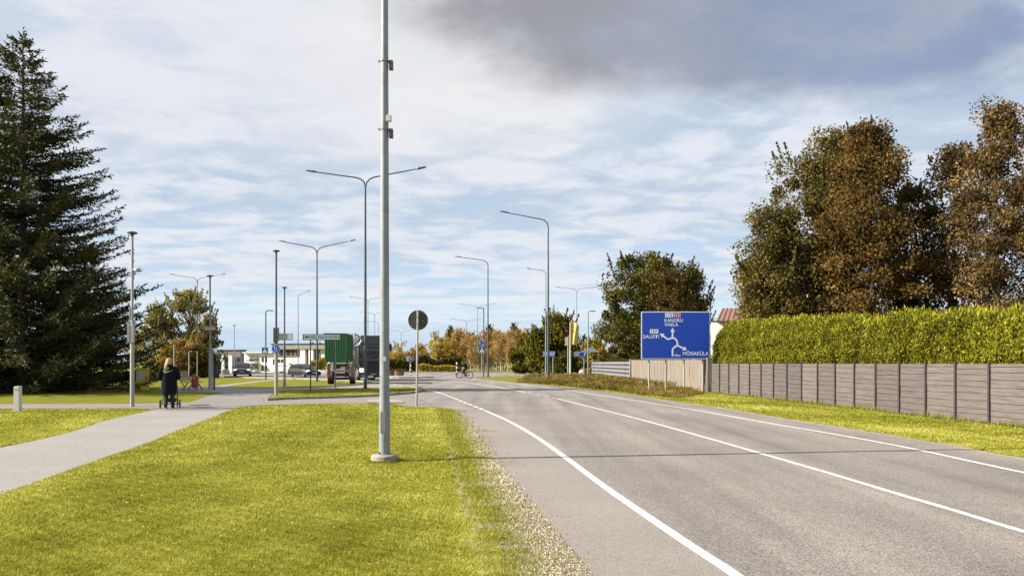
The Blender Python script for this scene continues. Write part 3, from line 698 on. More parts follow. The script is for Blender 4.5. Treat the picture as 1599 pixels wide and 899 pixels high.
# thuja hedge above the board fence
def hedge():
    A, B = Vector((11.1, 42.2)), Vector((13.4, 8.0)); d = (B-A); L = d.length; d.normalize(); n = Vector((d.y, -d.x))
    if n.x > 0: n = -n
    N = 270000; s = rng.random(N)**1.15*L; face = rng.random(N)
    def top(s): return 2.80+.84*np.clip(1-s/20, 0, 1)*np.clip(s/1.8, 0, 1)**.5-.55*np.exp(-s/.8)+.10*wob(s, s*0, 2.2, 51)+.06*wob(s, s*0, 7, 52)+.09*np.sin(s*1.9)+.07*np.sin(s*4.3+1)
    tz = top(s); bul = .22*wob(s, face*3, 2.6, 31)
    front = face < .68
    z = np.where(front, 1.2+(tz-1.2)*rng.random(N), tz+rng.normal(0, .06, N)); off = np.where(front, bul+rng.normal(0, .09, N), -rng.random(N)*1.3)
    off = np.where(front, off-.25*np.clip((z-tz+.5)/.5, 0, 1)**2, off)
    bul2 = .17*wob(s*1.3, z*1.6, 3.2, 33); off = off+np.where(front, bul2, 0); z = z+np.where(front, 0, .08*wob(s, off*2, 3.0, 36))
    x = A.x+d.x*s+n.x*off; y = A.y+d.y*s+n.y*off; Cn = np.stack([x, y, z], 1)
    V = leafquads(Cn, .09, rng, 1.6, .40)
    # upright shoots above the top
    M_ = 5200; s2 = rng.random(M_)*L; x2 = A.x+d.x*s2-n.x*rng.random(M_)*1.0; y2 = A.y+d.y*s2-n.y*rng.random(M_)
    C2 = np.stack([x2, y2, top(s2)+.08+.2*rng.random(M_)**2], 1); V2 = leafquads(C2, .14, rng, 4.0, .3)
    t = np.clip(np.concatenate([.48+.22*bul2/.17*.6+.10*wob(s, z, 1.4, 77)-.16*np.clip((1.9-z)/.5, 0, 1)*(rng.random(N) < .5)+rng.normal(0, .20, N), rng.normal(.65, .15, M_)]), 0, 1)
    o = thing('hedge', 'tall trimmed yellow-green thuja hedge rising behind the grey board fence', 'hedge', (0, 0, 0))
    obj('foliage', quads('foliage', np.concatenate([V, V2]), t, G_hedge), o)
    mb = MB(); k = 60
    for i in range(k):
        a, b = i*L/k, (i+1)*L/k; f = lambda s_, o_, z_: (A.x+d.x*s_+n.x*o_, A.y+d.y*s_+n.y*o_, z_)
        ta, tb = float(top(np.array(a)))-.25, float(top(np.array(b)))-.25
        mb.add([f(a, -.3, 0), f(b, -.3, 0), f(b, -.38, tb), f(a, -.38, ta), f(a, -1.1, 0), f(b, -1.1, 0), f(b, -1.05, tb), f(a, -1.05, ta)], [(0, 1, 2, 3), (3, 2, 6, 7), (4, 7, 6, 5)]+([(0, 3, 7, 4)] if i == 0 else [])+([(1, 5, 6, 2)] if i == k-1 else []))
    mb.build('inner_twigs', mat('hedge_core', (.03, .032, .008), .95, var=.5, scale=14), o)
hedge()

# ------------------------------------------------------------------ distant woodland: every tree a copy of a few kinds
def kinds():
    K = {}
    def k(name, label, args, lm, bark):
        mb, V, t = broad_tree(**args); o = thing(name, label, 'tree', (0, -60, 0), 0, 'trees of the far wood beyond the junction')
        mb.build('trunk', bark, o, smooth=True); obj('crown', quads('crown', V, t, lm), o); return o
    a = dict(H_=12, R_=2.6, base=3.0, nclump=70, per=55, crad=.9, leaf=.36, profile=egg(.4, top=.1, pk=.4), seed=51, tint=(.45, .2), sprigs=30, limbs=50, tr=.16)
    a.update(nclump=85, per=75, R_=3.0)
    K['birch'] = k('birch_tree', 'far birch with thin orange-brown leaves and a pale trunk in the distant wood', a, G_birch, M_birch)
    K['birch2'] = k('birch_tree', 'far narrow birch with sparse brownish twigs showing its white trunk', dict(a, seed=52, R_=2.2, nclump=60, per=55, base=4, limbs=60, leaf=.3), G_birch, M_birch)
    K['gold'] = k('willow_tree', 'far bushy golden-leaved tree in the distant wood', dict(a, seed=53, R_=3.4, H_=10, base=.4, nclump=90, per=70, profile=egg(.85, top=.2, pk=.35), tint=(.45, .2)), G_yellow, M_bark)
    K['olive'] = k('oak_tree', 'far dull green broad tree in the distant wood', dict(a, seed=54, R_=3.2, H_=9, base=.8, nclump=80, per=70, profile=egg(.8, top=.3, pk=.4)), G_olive, M_bark)
    K['pine'] = k('pine_tree', 'far dark pine standing above the distant wood', dict(a, seed=55, R_=1.9, H_=13, base=3, nclump=50, per=70, crad=.8, profile=egg(.7, top=.02, pk=.3), tint=(.5, .2)), G_maple, M_bark)
    return K
K = kinds(); used = set()
def far_tree(kind, px, Z, top, rz):
    o = K[kind]
    if kind in used: o = copy_tree(o)
    used.add(kind); x = X(px, Z); z = ground_z(x, Z); hh = {'birch': 13, 'birch2': 13, 'gold': 10.8, 'olive': 9.8, 'pine': 13.6}[kind]
    s = (H(top, Z)-z)/hh; o.location = (x, Z, z); o.rotation_euler = (0, 0, rz); o.scale = (s, s, s); return o
rd = random.Random(77)
sky_line = [(560, 545), (612, 535), (622, 532), (635, 545), (650, 535), (665, 526), (685, 516), (700, 520), (715, 508), (730, 510), (745, 518), (765, 505), (775, 508), (790, 515), (803, 510), (815, 504), (835, 515), (880, 520), (930, 530), (1000, 530)]
def topline(px):
    for (a, b), (c, d) in zip(sky_line, sky_line[1:]):
        if a <= px <= c: return b+(d-b)*(px-a)/(c-a)
    return 530
for (kd, px, Z, top) in (('gold', 622, 165, 531), ('birch', 638, 190, 546), ('birch2', 645, 165, 540), ('birch', 656, 175, 532), ('gold', 686, 160, 515), ('gold', 701, 163, 524), ('pine', 704, 190, 507), ('birch', 718, 170, 508), ('birch', 733, 165, 520), ('birch2', 741, 160, 519), ('birch', 751, 172, 521), ('pine', 765, 185, 505), ('birch2', 760, 160, 512), ('birch', 776, 170, 512), ('birch2', 783, 155, 520), ('birch', 790, 168, 516), ('birch2', 799, 158, 512), ('pine', 803, 190, 503), ('birch', 812, 170, 510), ('olive', 828, 160, 524), ('birch', 604, 175, 541), ('gold', 590, 170, 540), ('birch', 575, 180, 542)):
    far_tree(kd, px, Z, top, rd.uniform(0, 6.28))
for i in range(60):
    px = rd.uniform(540, 1120) if i > 10 else rd.uniform(610, 830); Z = rd.uniform(185, 250)
    far_tree(rd.choice(['birch', 'birch', 'birch2', 'birch2', 'gold', 'olive']), px, Z, topline(min(1000, max(560, px)))+rd.uniform(2, 18), rd.uniform(0, 6.28))
for px in (748, 757, 768, 775, 781, 786, 793, 799, 741, 736): far_tree('birch2', px+rd.uniform(-1, 1), 148+rd.uniform(-5, 5), 534+rd.uniform(-8, 12), rd.uniform(0, 6.28))
for i in range(10): tag(far_tree(rd.choice(['olive', 'birch', 'gold']), rd.uniform(-400, 235), rd.uniform(110, 160), rd.uniform(490, 530), rd.uniform(0, 6.28)), 'far tree glimpsed through the branches of the spruces on the left', None, 'trees behind the spruces')
for i in range(10): tag(far_tree(rd.choice(['olive', 'birch', 'pine']), rd.uniform(1130, 1900), rd.uniform(90, 150), rd.uniform(470, 520), rd.uniform(0, 6.28)), 'far tree hidden behind the tall row and the hedge on the right', None, 'trees behind the tall row')
def low_hedge(name, label, x0, x1, Z0, Z1, h, lm, seed, t0=.45, n=9000, wide=1.6, leaf=.3, cat='hedge'):
    rg = np.random.default_rng(seed); s = rg.random(n); x = x0+(x1-x0)*s; y = Z0+(Z1-Z0)*s-rg.random(n)*wide
    hh = h*(.85+.25*wob(x, y*.3, .9, seed)); r = rg.random(n)
    z = hh*np.sqrt(r); Cn = np.stack([x, y, z], 1)
    o = obj(name, quads(name, leafquads(Cn, leaf, rg, .3, .6), np.clip(rg.normal(t0, .2, n), 0, 1), lm)); tag(o, label, cat)
low_hedge('hedge', 'dark green low hedge across the far side of the junction', X(606, 140), X(722, 140), 140, 140, 2.9, G_maple, 61, .45, 16000, 2.5)
low_hedge('shrub_row', 'pale dry shrub row in front of the dark low hedge', X(652, 136), X(716, 136), 136, 136, 1.4, G_yellow, 62, .55, 3500, 1.2, .25, 'shrubs')
low_hedge('hedge', 'green hedge top showing above the white slatted fence', 10.6, 10.2, 66, 84, 2.5, G_lime, 63, .22, 9000, 1.5, .2)
low_hedge('shrub_row', 'golden shrub patch beside the green container truck', X(488, 150), X(512, 150), 150, 150, 3.0, G_yellow, 64, .4, 3000, 2, .3, 'shrubs')
low_hedge('shrub_row', 'dark bushes along the far kerb behind the lindens', X(826, 118), X(930, 118), 118, 118, 2.2, G_maple, 65, .45, 7000, 2, .28, 'shrubs')
# ------------------------------------------------------------------ lettering
def text_mesh(s, w, h, m, depth=.0):
    cu = bpy.data.curves.new('t', 'FONT'); cu.body = s; cu.extrude = depth; cu.resolution_u = 3; cu.offset = .012
    o = bpy.data.objects.new('t', cu); me = bpy.data.meshes.new_from_object(o); bpy.data.objects.remove(o); bpy.data.curves.remove(cu)
    n = len(me.vertices); a = np.zeros(n*3); me.vertices.foreach_get('co', a); a = a.reshape(-1, 3)
    lo = a.min(0); hi = a.max(0); sz = np.maximum(hi-lo, 1e-6)
    b = np.stack([((a[:, 0]-lo[0])/sz[0]-.5)*w, np.zeros(n), ((a[:, 1]-lo[1])/sz[1]-.5)*h], 1)
    me.vertices.foreach_set('co', b.reshape(-1)); me.materials.clear(); me.materials.append(m); me.update(); return me
def text(s, w, h, m, parent, loc, name='lettering'):
    o = bpy.data.objects.new(name, text_mesh(s, w, h, m)); C.objects.link(o); o.parent = parent; o.location = loc; return o
def ribbon(mb, pts, w, y):
    pts = [Vector((a, y, b)) for a, b in pts]; L = []; Rr = []
    for i, p in enumerate(pts):
        t = (pts[min(i+1, len(pts)-1)]-pts[max(0, i-1)]).normalized(); n = Vector((-t.z, 0, t.x))*w/2; L.append(p+n); Rr.append(p-n)
    n = len(pts); mb.add(L+Rr, [(i, i+1, i+1+n, i+n) for i in range(n-1)])
def flat(mb, pts, y): mb.add([(a, y, b) for a, b in pts], [tuple(t) for t in tessellate_polygon([[Vector((a, b, 0)) for a, b in pts]])])
def disc(mb, cx, cz, r, y0, y1, n=32): mb.prism([(cx+r*math.cos(2*math.pi*k/n), cz+r*math.sin(2*math.pi*k/n)) for k in range(n)], y0, y1)

# ------------------------------------------------------------------ street lamps
G_arm = 'tall street lamps along the roads'
def lamp(label, px, Z, top_y, arms, rb=.085, m=M_galv, group=G_arm, z0=0, pxx=None, footing=False):
    Ht = (H(top_y, Z)-z0) if top_y is not None else 10.3
    o = thing('street_lamp', label, 'street lamp', (X(px, Z), Z, z0), 0, group)
    mb = MB(); mb.tube([(0, 0, 0), (0, 0, .9), (0, 0, 1.0), (0, 0, Ht)], [rb, rb*.97, rb*.9, rb*.52], 16); 
    if not footing: mb.cyl((0, 0, 0), (0, 0, .06), rb*2.2, n=12)
    mb.build('pole', m, o, smooth=True)
    for (ang, L, rise) in arms:
        d = Vector((math.cos(ang), math.sin(ang), 0)); z = Vector((0, 0, 1)); c = min(.75, L*.3)
        pts = [z*(Ht-.05)]+[z*(Ht+c*.75*math.sin(a))+d*c*(1-math.cos(a)) for a in (R(25), R(50), R(75), R(90))]
        pts[-1] = z*(Ht+c*.78)+d*c*1.1
        e0 = z*(Ht+c*.78+rise*L)+d*(L*.86); pts.append(e0)
        a_ = MB(); a_.tube(pts, [rb*.5, rb*.48, rb*.46, rb*.42, rb*.4, rb*.33], 10); a_.build('arm', m, o, smooth=True)
        h = MB(); t = (e0-pts[-2]).normalized(); sd = Vector((-d.y, d.x, 0)); up = sd.cross(t)*(1 if sd.cross(t).z > 0 else -1)
        le = L*.2
        secs = [(-.03, .05, .05), (.12*le, .07, .06), (.3*le, .15, .06), (.8*le, .16, .04), (le, .08, .02)]
        vs = []
        for (q, w, hh) in secs:
            p = e0+t*q+z*(.02*q)
            vs += [p-sd*w-up*hh*.4, p-sd*w*.6+up*hh, p+sd*w*.6+up*hh, p+sd*w-up*hh*.4]
        fs = [(0, 1, 2, 3), (16, 19, 18, 17)]+[(i*4+k, (i+1)*4+k, (i+1)*4+(k+1) % 4, i*4+(k+1) % 4) for i in range(4) for k in range(4)]
        h.add(vs, fs); h.build('luminaire', M_dsteel, o)
    return o
def double(yaw=0.0, L=3.55, rise=.10): return [(math.pi+yaw, L, rise), (yaw, L, rise)]
near = lamp('nearest tall steel lamp pole on a round concrete footing in the lawn', 601, 12.2, None, double(.12), .088, M_galv, G_arm, footing=True)
mb = MB(); mb.loft([(0, 0, 0, .215, .215), (0, 0, .085, .215, .215), (0, 0, .105, .195, .195), (0, 0, .108, .09, .09)], 26); mb.build('footing', M_conc, near)
mb = MB(); mb.cyl((0, 0, .10), (0, 0, .12), .12, n=20); mb.build('base_plate', M_galv, near)
for zz in (6.34, 5.26):
    mb = MB(); mb.cyl((0, 0, zz-.012), (0, 0, zz+.012), .072, n=20); mb.box(-.085, 0, zz, .03, .02, .03); mb.build('band', M_galv, near)
    mb = MB(); mb.box(.105, -.01, zz-.07, .06, .09, .14); mb.build('bracket_box', M_grey, near, bevel=.006)
mb = MB(); mb.box(.085, -.07, 5.41, .075, .06, .10); mb.build('sensor', M_white, near, bevel=.008)
mb = MB(); mb.box(-.012, -.082, .62, .085, .012, .34); mb.build('access_door', mat('door_steel', (.22, .225, .22), .6), near, bevel=.004)
mb = MB(); mb.box(.01, -.0815, 1.62, .05, .006, .07); mb.build('sticker', M_white, near)
mb = MB()
for k in range(4): a = math.pi/4+k*math.pi/2; mb.cyl((.10*math.cos(a), .10*math.sin(a), .12), (.10*math.cos(a), .10*math.sin(a), .145), .012, n=6)
mb.build('anchor_bolts', M_grey, near)
lamp('tallest double-armed street lamp directly left of the nearest pole, on the grass island', 571, 46.5, 291, double(R(-6.5)), .105, M_dsteel)
lamp('double-armed street lamp above the left edge of the green container', 495.5, 66, 395, double(R(-4), 3.2, .12), .10, M_dsteel)
lamp('double-armed street lamp in front of the loose tree behind the person with the pram', 308.5, 100, 440, double(0, 3.5), .10)
lamp('single-armed tall street lamp, nearer of the two close together on the weedy bank', 856.5, 62, 353, [(math.pi+.1, 3.7, .11)], .10, M_dsteel)
lamp('single-armed street lamp just behind and left of the taller one on the weedy bank', 852.8, 88, 428, [(math.pi, 2.1, .06)], .09)
lamp('single-armed street lamp to the right of the cyclist, arm pointing left', 762.5, 88, 414, [(math.pi+.1, 3.6, .08)], .10, M_dsteel)
lamp('double-armed street lamp behind the stacked roundabout signs', 746, 155, 482, double(0), .10)
lamp('double-armed street lamp above the cyclist', 729, 185, 504, double(0), .11)
lamp('double-armed street lamp showing behind the tallest double-armed lamp', 575, 150, 471, double(0), .10)
lamp('small far double-armed street lamp behind the nearest pole and the truck', 585.5, 178, 493, double(0), .10)
lamp('far single-armed street lamp between the truck and the nearest pole', 592, 150, 507, [(math.pi, 2.2, .05)], .09)
lamp('farthest double-armed street lamp between the nearest pole and the round sign back', 627, 243, 520, double(0), .12)
lamp('far double-armed street lamp low in front of the birches right of the stacked signs', 772, 215, 529, double(0, 2.3, .03), .10, M_galvl)
lamp('double-armed street lamp by the yellow flag', 901, 122, 456, double(R(-2), 3.1, .05), .10)
lamp('single-armed street lamp with its head to the right, behind the black car', 466, 102, 463, [(0, 1.5, .22)], .08)
for zz in (7.4, 5.8):                              # fittings on the tallest far lamp
    pass
def stub_lamp(label, px, Z, top_y, d, m=M_dsteel, L=.45):
    Ht = H(top_y, Z); o = thing('crossing_lamp', label, 'street lamp', (X(px, Z), Z, 0), 0, 'short pedestrian crossing lamps')
    mb = MB(); mb.tube([(0, 0, 0), (0, 0, 2), (0, 0, Ht-.15), (d*.03, 0, Ht-.04), (d*.12, 0, Ht), (d*L*.6, 0, Ht+.02)], [.075, .065, .055, .055, .05, .04], 10); mb.build('pole', m, o, smooth=True)
    h = MB(); h.box(d*(L*.6+.22), 0, Ht+.02, .5, .26, .08); h.build('luminaire', M_dsteel, o, bevel=.02); return o
stub_lamp('short crossing lamp carrying the blue crossing sign left of the round blue path sign', 415.5, 74, 485, 1)
stub_lamp('short thick crossing lamp rising behind the stacked roundabout signs', 755.8, 88, 481, -1)
stub_lamp('short crossing lamp at the left end of the white slatted fence', 918.8, 76, 486, 1, M_galv)
def path_lamp(label, px, Z, top_y, m=M_galv, hw=.17, z0=0):
    Ht = H(top_y, Z)-z0; o = thing('path_lamp', label, 'path lamp', (X(px, Z), Z, z0), 0, 'flat-topped lamp posts along the footpaths')
    mb = MB(); mb.tube([(0, 0, 0), (0, 0, Ht*.40), (0, 0, Ht*.42), (0, 0, Ht)], [.072, .07, .05, .042], 14); mb.build('pole', m, o, smooth=True)
    h = MB(); h.loft([(0, 0, Ht-.12, .05, .05), (0, 0, Ht-.03, .06, .06), (0, 0, Ht-.02, hw, hw), (0, 0, Ht+.03, hw, hw), (0, 0, Ht+.05, hw*.6, hw*.6)], 20); h.build('luminaire', M_dsteel, o); return o
pl1 = path_lamp('pale path lamp post with two boxes and a camera by the tall spruce', 207, 27.4, 364, M_galvl)
for (dx, w) in ((-.055, .10), (.075, .11)):
    mb = MB(); mb.box(dx, -.11, H(521, 27.4), w, .1, .62); mb.build('cabinet', M_galv if dx < 0 else M_galvl, pl1, bevel=.01)
mb = MB(); mb.box(-.03, -.09, H(490, 27.4), .05, .06, .45); mb.build('cabinet', M_galv, pl1, bevel=.008)
mb = MB(); mb.cyl((.0, 0, H(420, 27.4)), (.1, -.02, H(421, 27.4)), .012); mb.tube([(.07, -.02, H(421, 27.4)), (.20, -.06, H(422, 27.4)), (.24, -.07, H(423, 27.4))], [.05, .055, .03], 10); mb.cyl((.04, 0, H(421, 27.4)), (.04, 0, H(436, 27.4)), .03); mb.build('camera_head', M_galvl, pl1)
mb = MB()
for zz in (398, 410, 424): mb.cyl((.05, 0, H(zz, 27.4)), (.075, 0, H(zz-5, 27.4)), .008)
mb.build('antenna', M_galv, pl1)
pl2 = path_lamp('dark path lamp post carrying the round blue footpath sign', 431.8, 37, 392, M_dsteel)
mb = MB(); mb.box(-.01, -.11, H(523.5, 37), .17, .12, .72); mb.build('cabinet', M_grey, pl2, bevel=.01)
mb = MB(); mb.box(.12, -.09, H(522, 37), .08, .1, .66); mb.build('cabinet', M_galv, pl2, bevel=.01)
mb = MB(); mb.box(0, -.0, .85, .15, .15, 1.7); 
pl3 = path_lamp('dark path lamp post right of the one with the round blue sign', 444.8, 49, 449, M_dsteel)
pl4 = path_lamp('path lamp post with a small direction plate by the green info board', 328.6, 43, 431, M_galv)
path_lamp('thin path lamp left of the grey car', 366.5, 112, 508, M_galv, .3)
# the lower halves of those posts are bare bright steel sleeves
for (o, hh, r) in ((pl2, 2.0, .086), (pl3, 1.75, .084), (pl4, 2.1, .086)):
    s = MB(); s.cyl((0, 0, 0), (0, 0, hh), r, n=14); s.build('sleeve', M_galvl, o, smooth=True)

# ------------------------------------------------------------------ signs
def sign_thing(name, label, cat, px, Z, group=None, dy=0): return thing(name, label, cat, (X(px, Z), Z+dy, 0), 0, group)
s0 = sign_thing('round_sign', 'back of a dark round road sign on a thin white post at the lawn corner', 'road sign', 651, 27.3)
mb = MB(); mb.tube([(0, 0, 0), (.045, 0, 3.42)], .036, 12); mb.build('post', M_galvl, s0, smooth=True)
mb = MB(); disc(mb, .045, H(499.5, 27.3), .352, .045, .052, 40); mb.build('plate', M_grey, s0)
mb = MB(); n = 40; cz = H(499.5, 27.3)
mb.tube([(.045+.354*math.cos(2*math.pi*k/n), .048, cz+.354*math.sin(2*math.pi*k/n)) for k in range(n+1)], .010, 6, False); mb.build('rim', mat('rim_steel', (.5, .52, .55), .5, .2), s0, smooth=True)
mb = MB(); mb.box(.225, .03, cz-.03, .04, .03, .04); mb.box(.045, .0, cz+.12, .10, .09, .03); mb.box(.045, .0, cz-.12, .10, .09, .03); mb.build('clamp', M_galv, s0)

# big direction board
Zs = 41.0; sg = thing('direction_sign', 'large blue direction board with roundabout arrows in front of the wooden wall', 'road sign', (X(1055, Zs), Zs, 0)); q = Zs/FX
bx = lambda px: (px-1055)*q
bz = lambda py: H(py, Zs)
for i, px in enumerate((1014.3, 1040.6, 1069.3, 1098.6)):
    mb = MB(); mb.tube([(bx(px), .09, 0), (bx(px), .09, bz(490))], .045, 12); mb.build('post', M_galvl, sg, smooth=True)
bw, bh = (1109.5-1001.8)*q, (560.3-486.3)*q; bcx, bcz = bx(1055.6), bz(523.3)
def rrect(cx, cz, w, h, r, n=5):
    return [(cx+sx*(w/2-r)+r*math.cos(a0+math.pi/2*k/n), cz+sz*(h/2-r)+r*math.sin(a0+math.pi/2*k/n)) for sx, sz, a0 in ((1, 1, 0), (-1, 1, math.pi/2), (-1, -1, math.pi), (1, -1, 1.5*math.pi)) for k in range(n+1)]
mb = MB(); mb.prism(rrect(bcx, bcz, bw, bh, .05), .0, .035); mb.build('border', M_signw, sg)
mb = MB(); mb.prism(rrect(bcx, bcz, bw-.09, bh-.09, .04), -.006, .0); mb.build('board', M_blue, sg)
mb = MB()
for zz in (bcz+bh*.3, bcz-bh*.3): mb.box(bcx, .055, zz, bw*.96, .03, .05)
mb.build('rail', M_galv, sg)
tx = lambda s, x0, x1, y0, y1, m=M_signw: text(s, (x1-x0)*q, (y1-y0)*q, m, sg, (bx((x0+x1)/2), -.012, bz((y0+y1)/2)))
def plate(x0, x1, y0, y1, m, nm='number_plate'):
    mb = MB(); mb.prism(rrect(bx((x0+x1)/2), bz((y0+y1)/2), (x1-x0)*q, (y1-y0)*q, .02), -.009, -.006); return mb.build(nm, m, sg)
plate(1039, 1051.8, 488.7, 495.3, M_signw); tx('115', 1041, 1049.8, 489.9, 494.2, M_blk)
plate(1053.1, 1063.4, 488.5, 495.4, M_signw); 
mb = MB(); mb.prism(rrect(bx(1058.25), bz(491.95), 9.4*q, 6.1*q, .02), -.0105, -.0092); mb.build('number_plate', M_red, sg); tx('11', 1055.7, 1060.8, 489.9, 494.2)
tx('KANGRU', 1038, 1066.7, 497.3, 502.7); tx('VAELA', 1038, 1059.6, 504.1, 509.2)
plate(1015.3, 1028.4, 513.9, 520.5, M_signw); tx('157', 1017.3, 1026.6, 515.2, 519.4, M_blk)
tx('SAUSTI', 1004.9, 1029.3, 522.8, 528.0); tx('MÕISAKÜLA', 1066.7, 1107, 547.4, 554.7); tx('50m', 1053.6, 1063, 552.6, 556.2)
mb = MB(); w = 2.5*q; A = lambda l: [(bx(1000+a/10.57), bz(480+b/10.57)) for a, b in l]
ribbon(mb, A([(535, 805), (535, 700), (537, 682), (548, 668), (600, 632)]), w, -.0080)
ribbon(mb, A([(596, 636), (614, 612), (616, 585), (606, 550), (585, 520), (560, 505), (532, 500), (500, 508), (470, 522), (445, 518), (425, 500), (375, 462)]), w, -.0088)
ribbon(mb, A([(535, 505), (535, 398)]), w, -.0094); flat(mb, A([(498, 400), (572, 400), (535, 333)]), -.0098)
ribbon(mb, A([(612, 622), (650, 640), (712, 672)]), w, -.0084); flat(mb, A([(696, 704), (735, 638), (772, 702)]), -.0098)
flat(mb, A([(402, 432), (322, 428), (362, 498)]), -.0098); mb.build('arrow_diagram', M_signw, sg)

# street-name plates
Zk = 42; sk = thing('street_sign', 'long white direction plate with a black arrow on two thin posts before the green container', 'street sign', (X(503, Zk), Zk, 0))
q2 = Zk/FX
for px in (485, 524):
    mb = MB(); mb.tube([((px-503)*q2, .05, 0), ((px-503)*q2, .05, H(530, Zk))], .032, 10); mb.build('post', M_grey if px < 500 else M_galv, sk, smooth=True)
mb = MB(); mb.box(0, 0, H(526.2, Zk), 59.5*q2, .03, 9.4*q2); mb.build('frame', M_blk, sk)
mb = MB(); mb.box(.3*q2, -.018, H(526.2, Zk), 57*q2, .008, 7.6*q2); mb.build('plate', M_signw, sk)
text('KIILI VALLAVALITSUS', 44.5*q2, 3.9*q2, M_blk, sk, (6.2*q2, -.024, H(526.1, Zk)))
mb = MB(); flat(mb, [(a*q2, H(b, Zk)) for a, b in ((-27, 526.1), (-23, 523.7), (-23, 525.4), (-17.5, 525.4), (-17.5, 526.9), (-23, 526.9), (-23, 528.4))], -.0235); mb.build('arrow', M_blk, sk)
def small_plate(label, px0, px1, y0, y1, Z, words, parent_loc_px, off=-.08):
    o = thing('direction_plate', label, 'street sign', (X((px0+px1)/2, Z), Z+off, H(y1, Z))); q_ = Z/FX; w = (px1-px0)*q_; h = (y1-y0)*q_
    mb = MB(); mb.box(0, 0, h/2, w, .02, h); mb.build('frame', M_galv, o)
    mb = MB(); mb.box(0, -.013, h/2, w*.94, .008, h*.82); mb.build('plate', mat('plate_grey', (.50, .48, .45), .5), o)
    k = len(words); mb = MB()
    r = random.Random(3)
    for i, ln in enumerate(words):                # lettering too small to read in the photograph: strokes only
        zc = h*(.5+(.5*(k-1)-i)*.36) if k > 1 else h*.5; x0 = -w*.38; lh = h*(.20 if k > 1 else .34)
        for c in ln:
            if c != ' ':
                mb.box(x0, -.019, zc, w*.008, .002, lh); 
                if r.random() < .6: mb.box(x0+w*.012, -.0195, zc+r.choice((-1, 0, 1))*lh*.4, w*.022, .002, lh*.16)
            x0 += w*.042
    mb.build('lettering', M_blk, o); return o
small_plate('small grey two-line direction plate beside the cabinet above the round blue sign', 436.6, 458.5, 520.6, 531, 37, ['xxxxxxx xxxxx', 'xxxxx xxxxxxxx'], 0)
small_plate('small white one-line direction plate high on the lamp post by the green info board', 320.5, 338, 510, 515.5, 43, ['xxxxx xx xxxx'], 0)
# pictogram signs
def pict_person(mb, cx, cz, s, y):
    disc(mb, cx, cz+s*.36, s*.10, y-.001, y, 12); ribbon(mb, [(cx, cz+s*.25), (cx, cz-s*.05)], s*.13, y); ribbon(mb, [(cx, cz-s*.02), (cx-s*.14, cz-s*.4)], s*.09, y-.0006); ribbon(mb, [(cx, cz-s*.02), (cx+s*.14, cz-s*.4)], s*.09, y-.0003); ribbon(mb, [(cx-.16*s, cz+s*.02), (cx, cz+s*.2), (cx+.18*s, cz+s*.04)], s*.06, y-.0009)
def round_plate(o, cx, cz, r, y=-.09, m=M_blue):
    mb = MB(); disc(mb, cx, cz, r, y, y+.012); mb.build('rim', M_signw, o); mb = MB(); disc(mb, cx, cz, r*.92, y-.004, y); mb.build('plate', m, o)
s1 = thing('footpath_sign', 'round blue sign with white walking figures and bicycle on the dark path lamp', 'road sign', (X(432, 37), 37, H(551, 37)))
r_ = 6.6*37/FX; round_plate(s1, 0, r_, r_); mb = MB()
pict_person(mb, -.05, r_+.05, .19, -.0955); pict_person(mb, .04, r_+.03, .13, -.0955)
for cx in (-.045, .045):
    n = 14; ribbon(mb, [(cx+.027*math.cos(2*math.pi*k/n), r_-.10+.027*math.sin(2*math.pi*k/n)) for k in range(n+1)], .009, -.0955)
ribbon(mb, [(-.045, r_-.10), (-.01, r_-.065), (.04, r_-.065), (.045, r_-.10)], .008, -.0962); mb.build('pictogram', M_signw, s1)
def crossing_plate(o, cx, cz, s, y=-.10):
    mb = MB(); mb.box(cx, y+.006, cz, s, .012, s); mb.build('rim', M_signw, o); mb = MB(); mb.box(cx, y-.002, cz, s*.92, .004, s*.92); mb.build('plate', M_blued, o)
    mb = MB(); flat(mb, [(cx-s*.36, cz-s*.34), (cx+s*.36, cz-s*.34), (cx, cz+s*.36)], y-.0055); mb.build('pictogram', M_signw, o)
    mb = MB(); pict_person(mb, cx, cz-s*.08, s*.45, y-.0075); mb.build('walking_figure', M_blk, o)
s2 = thing('crossing_sign', 'square navy crossing sign on the short lamp left of the round blue sign', 'road sign', (X(415.2, 74), 73.9, H(552, 74))); crossing_plate(s2, 0, .3, .62)
s3 = sign_thing('roundabout_sign', 'stacked give-way triangle, roundabout disc and crossing square right of the cyclist', 'road sign', 753, 84)
mb = MB(); mb.tube([(0, 0, 0), (0, 0, H(520, 84))], .04, 10); mb.build('post', M_galvl, s3, smooth=True)
q3 = 84/FX; cz = H(522.5, 84); tri = [(-5*q3, cz+4*q3), (5*q3, cz+4*q3), (0, cz-4.8*q3)]
mb = MB(); mb.prism(tri, -.07, -.05); mb.build('give_way_plate', M_red, s3); mb = MB(); flat(mb, [(a*.62, cz+(b-cz)*.62+.02) for a, b in tri], -.074); mb.build('give_way_face', mat('sign_cream', (.75, .66, .55), .5), s3)
cz = H(534.8, 84); round_plate(s3, 0, cz, 5.4*q3, -.07, M_blued); mb = MB()
for k in range(3):
    a0 = k*2.094+.3; pts = [(.22*math.cos(a0+t*.22), cz+.22*math.sin(a0+t*.22)) for t in range(7)]; ribbon(mb, pts, .07, -.0755)
mb.build('pictogram', M_signw, s3); crossing_plate(s3, 0, H(546.2, 84), .72, -.07)
s4 = thing('keep_right_sign', 'small round blue keep-right sign with a pale box beside it, near the planter', 'road sign', (X(641, 92), 92, 0)); q4 = 92/FX
mb = MB(); mb.tube([(0, 0, 0), (0, 0, H(556, 92))], .05, 8); mb.build('post', M_galvl, s4)
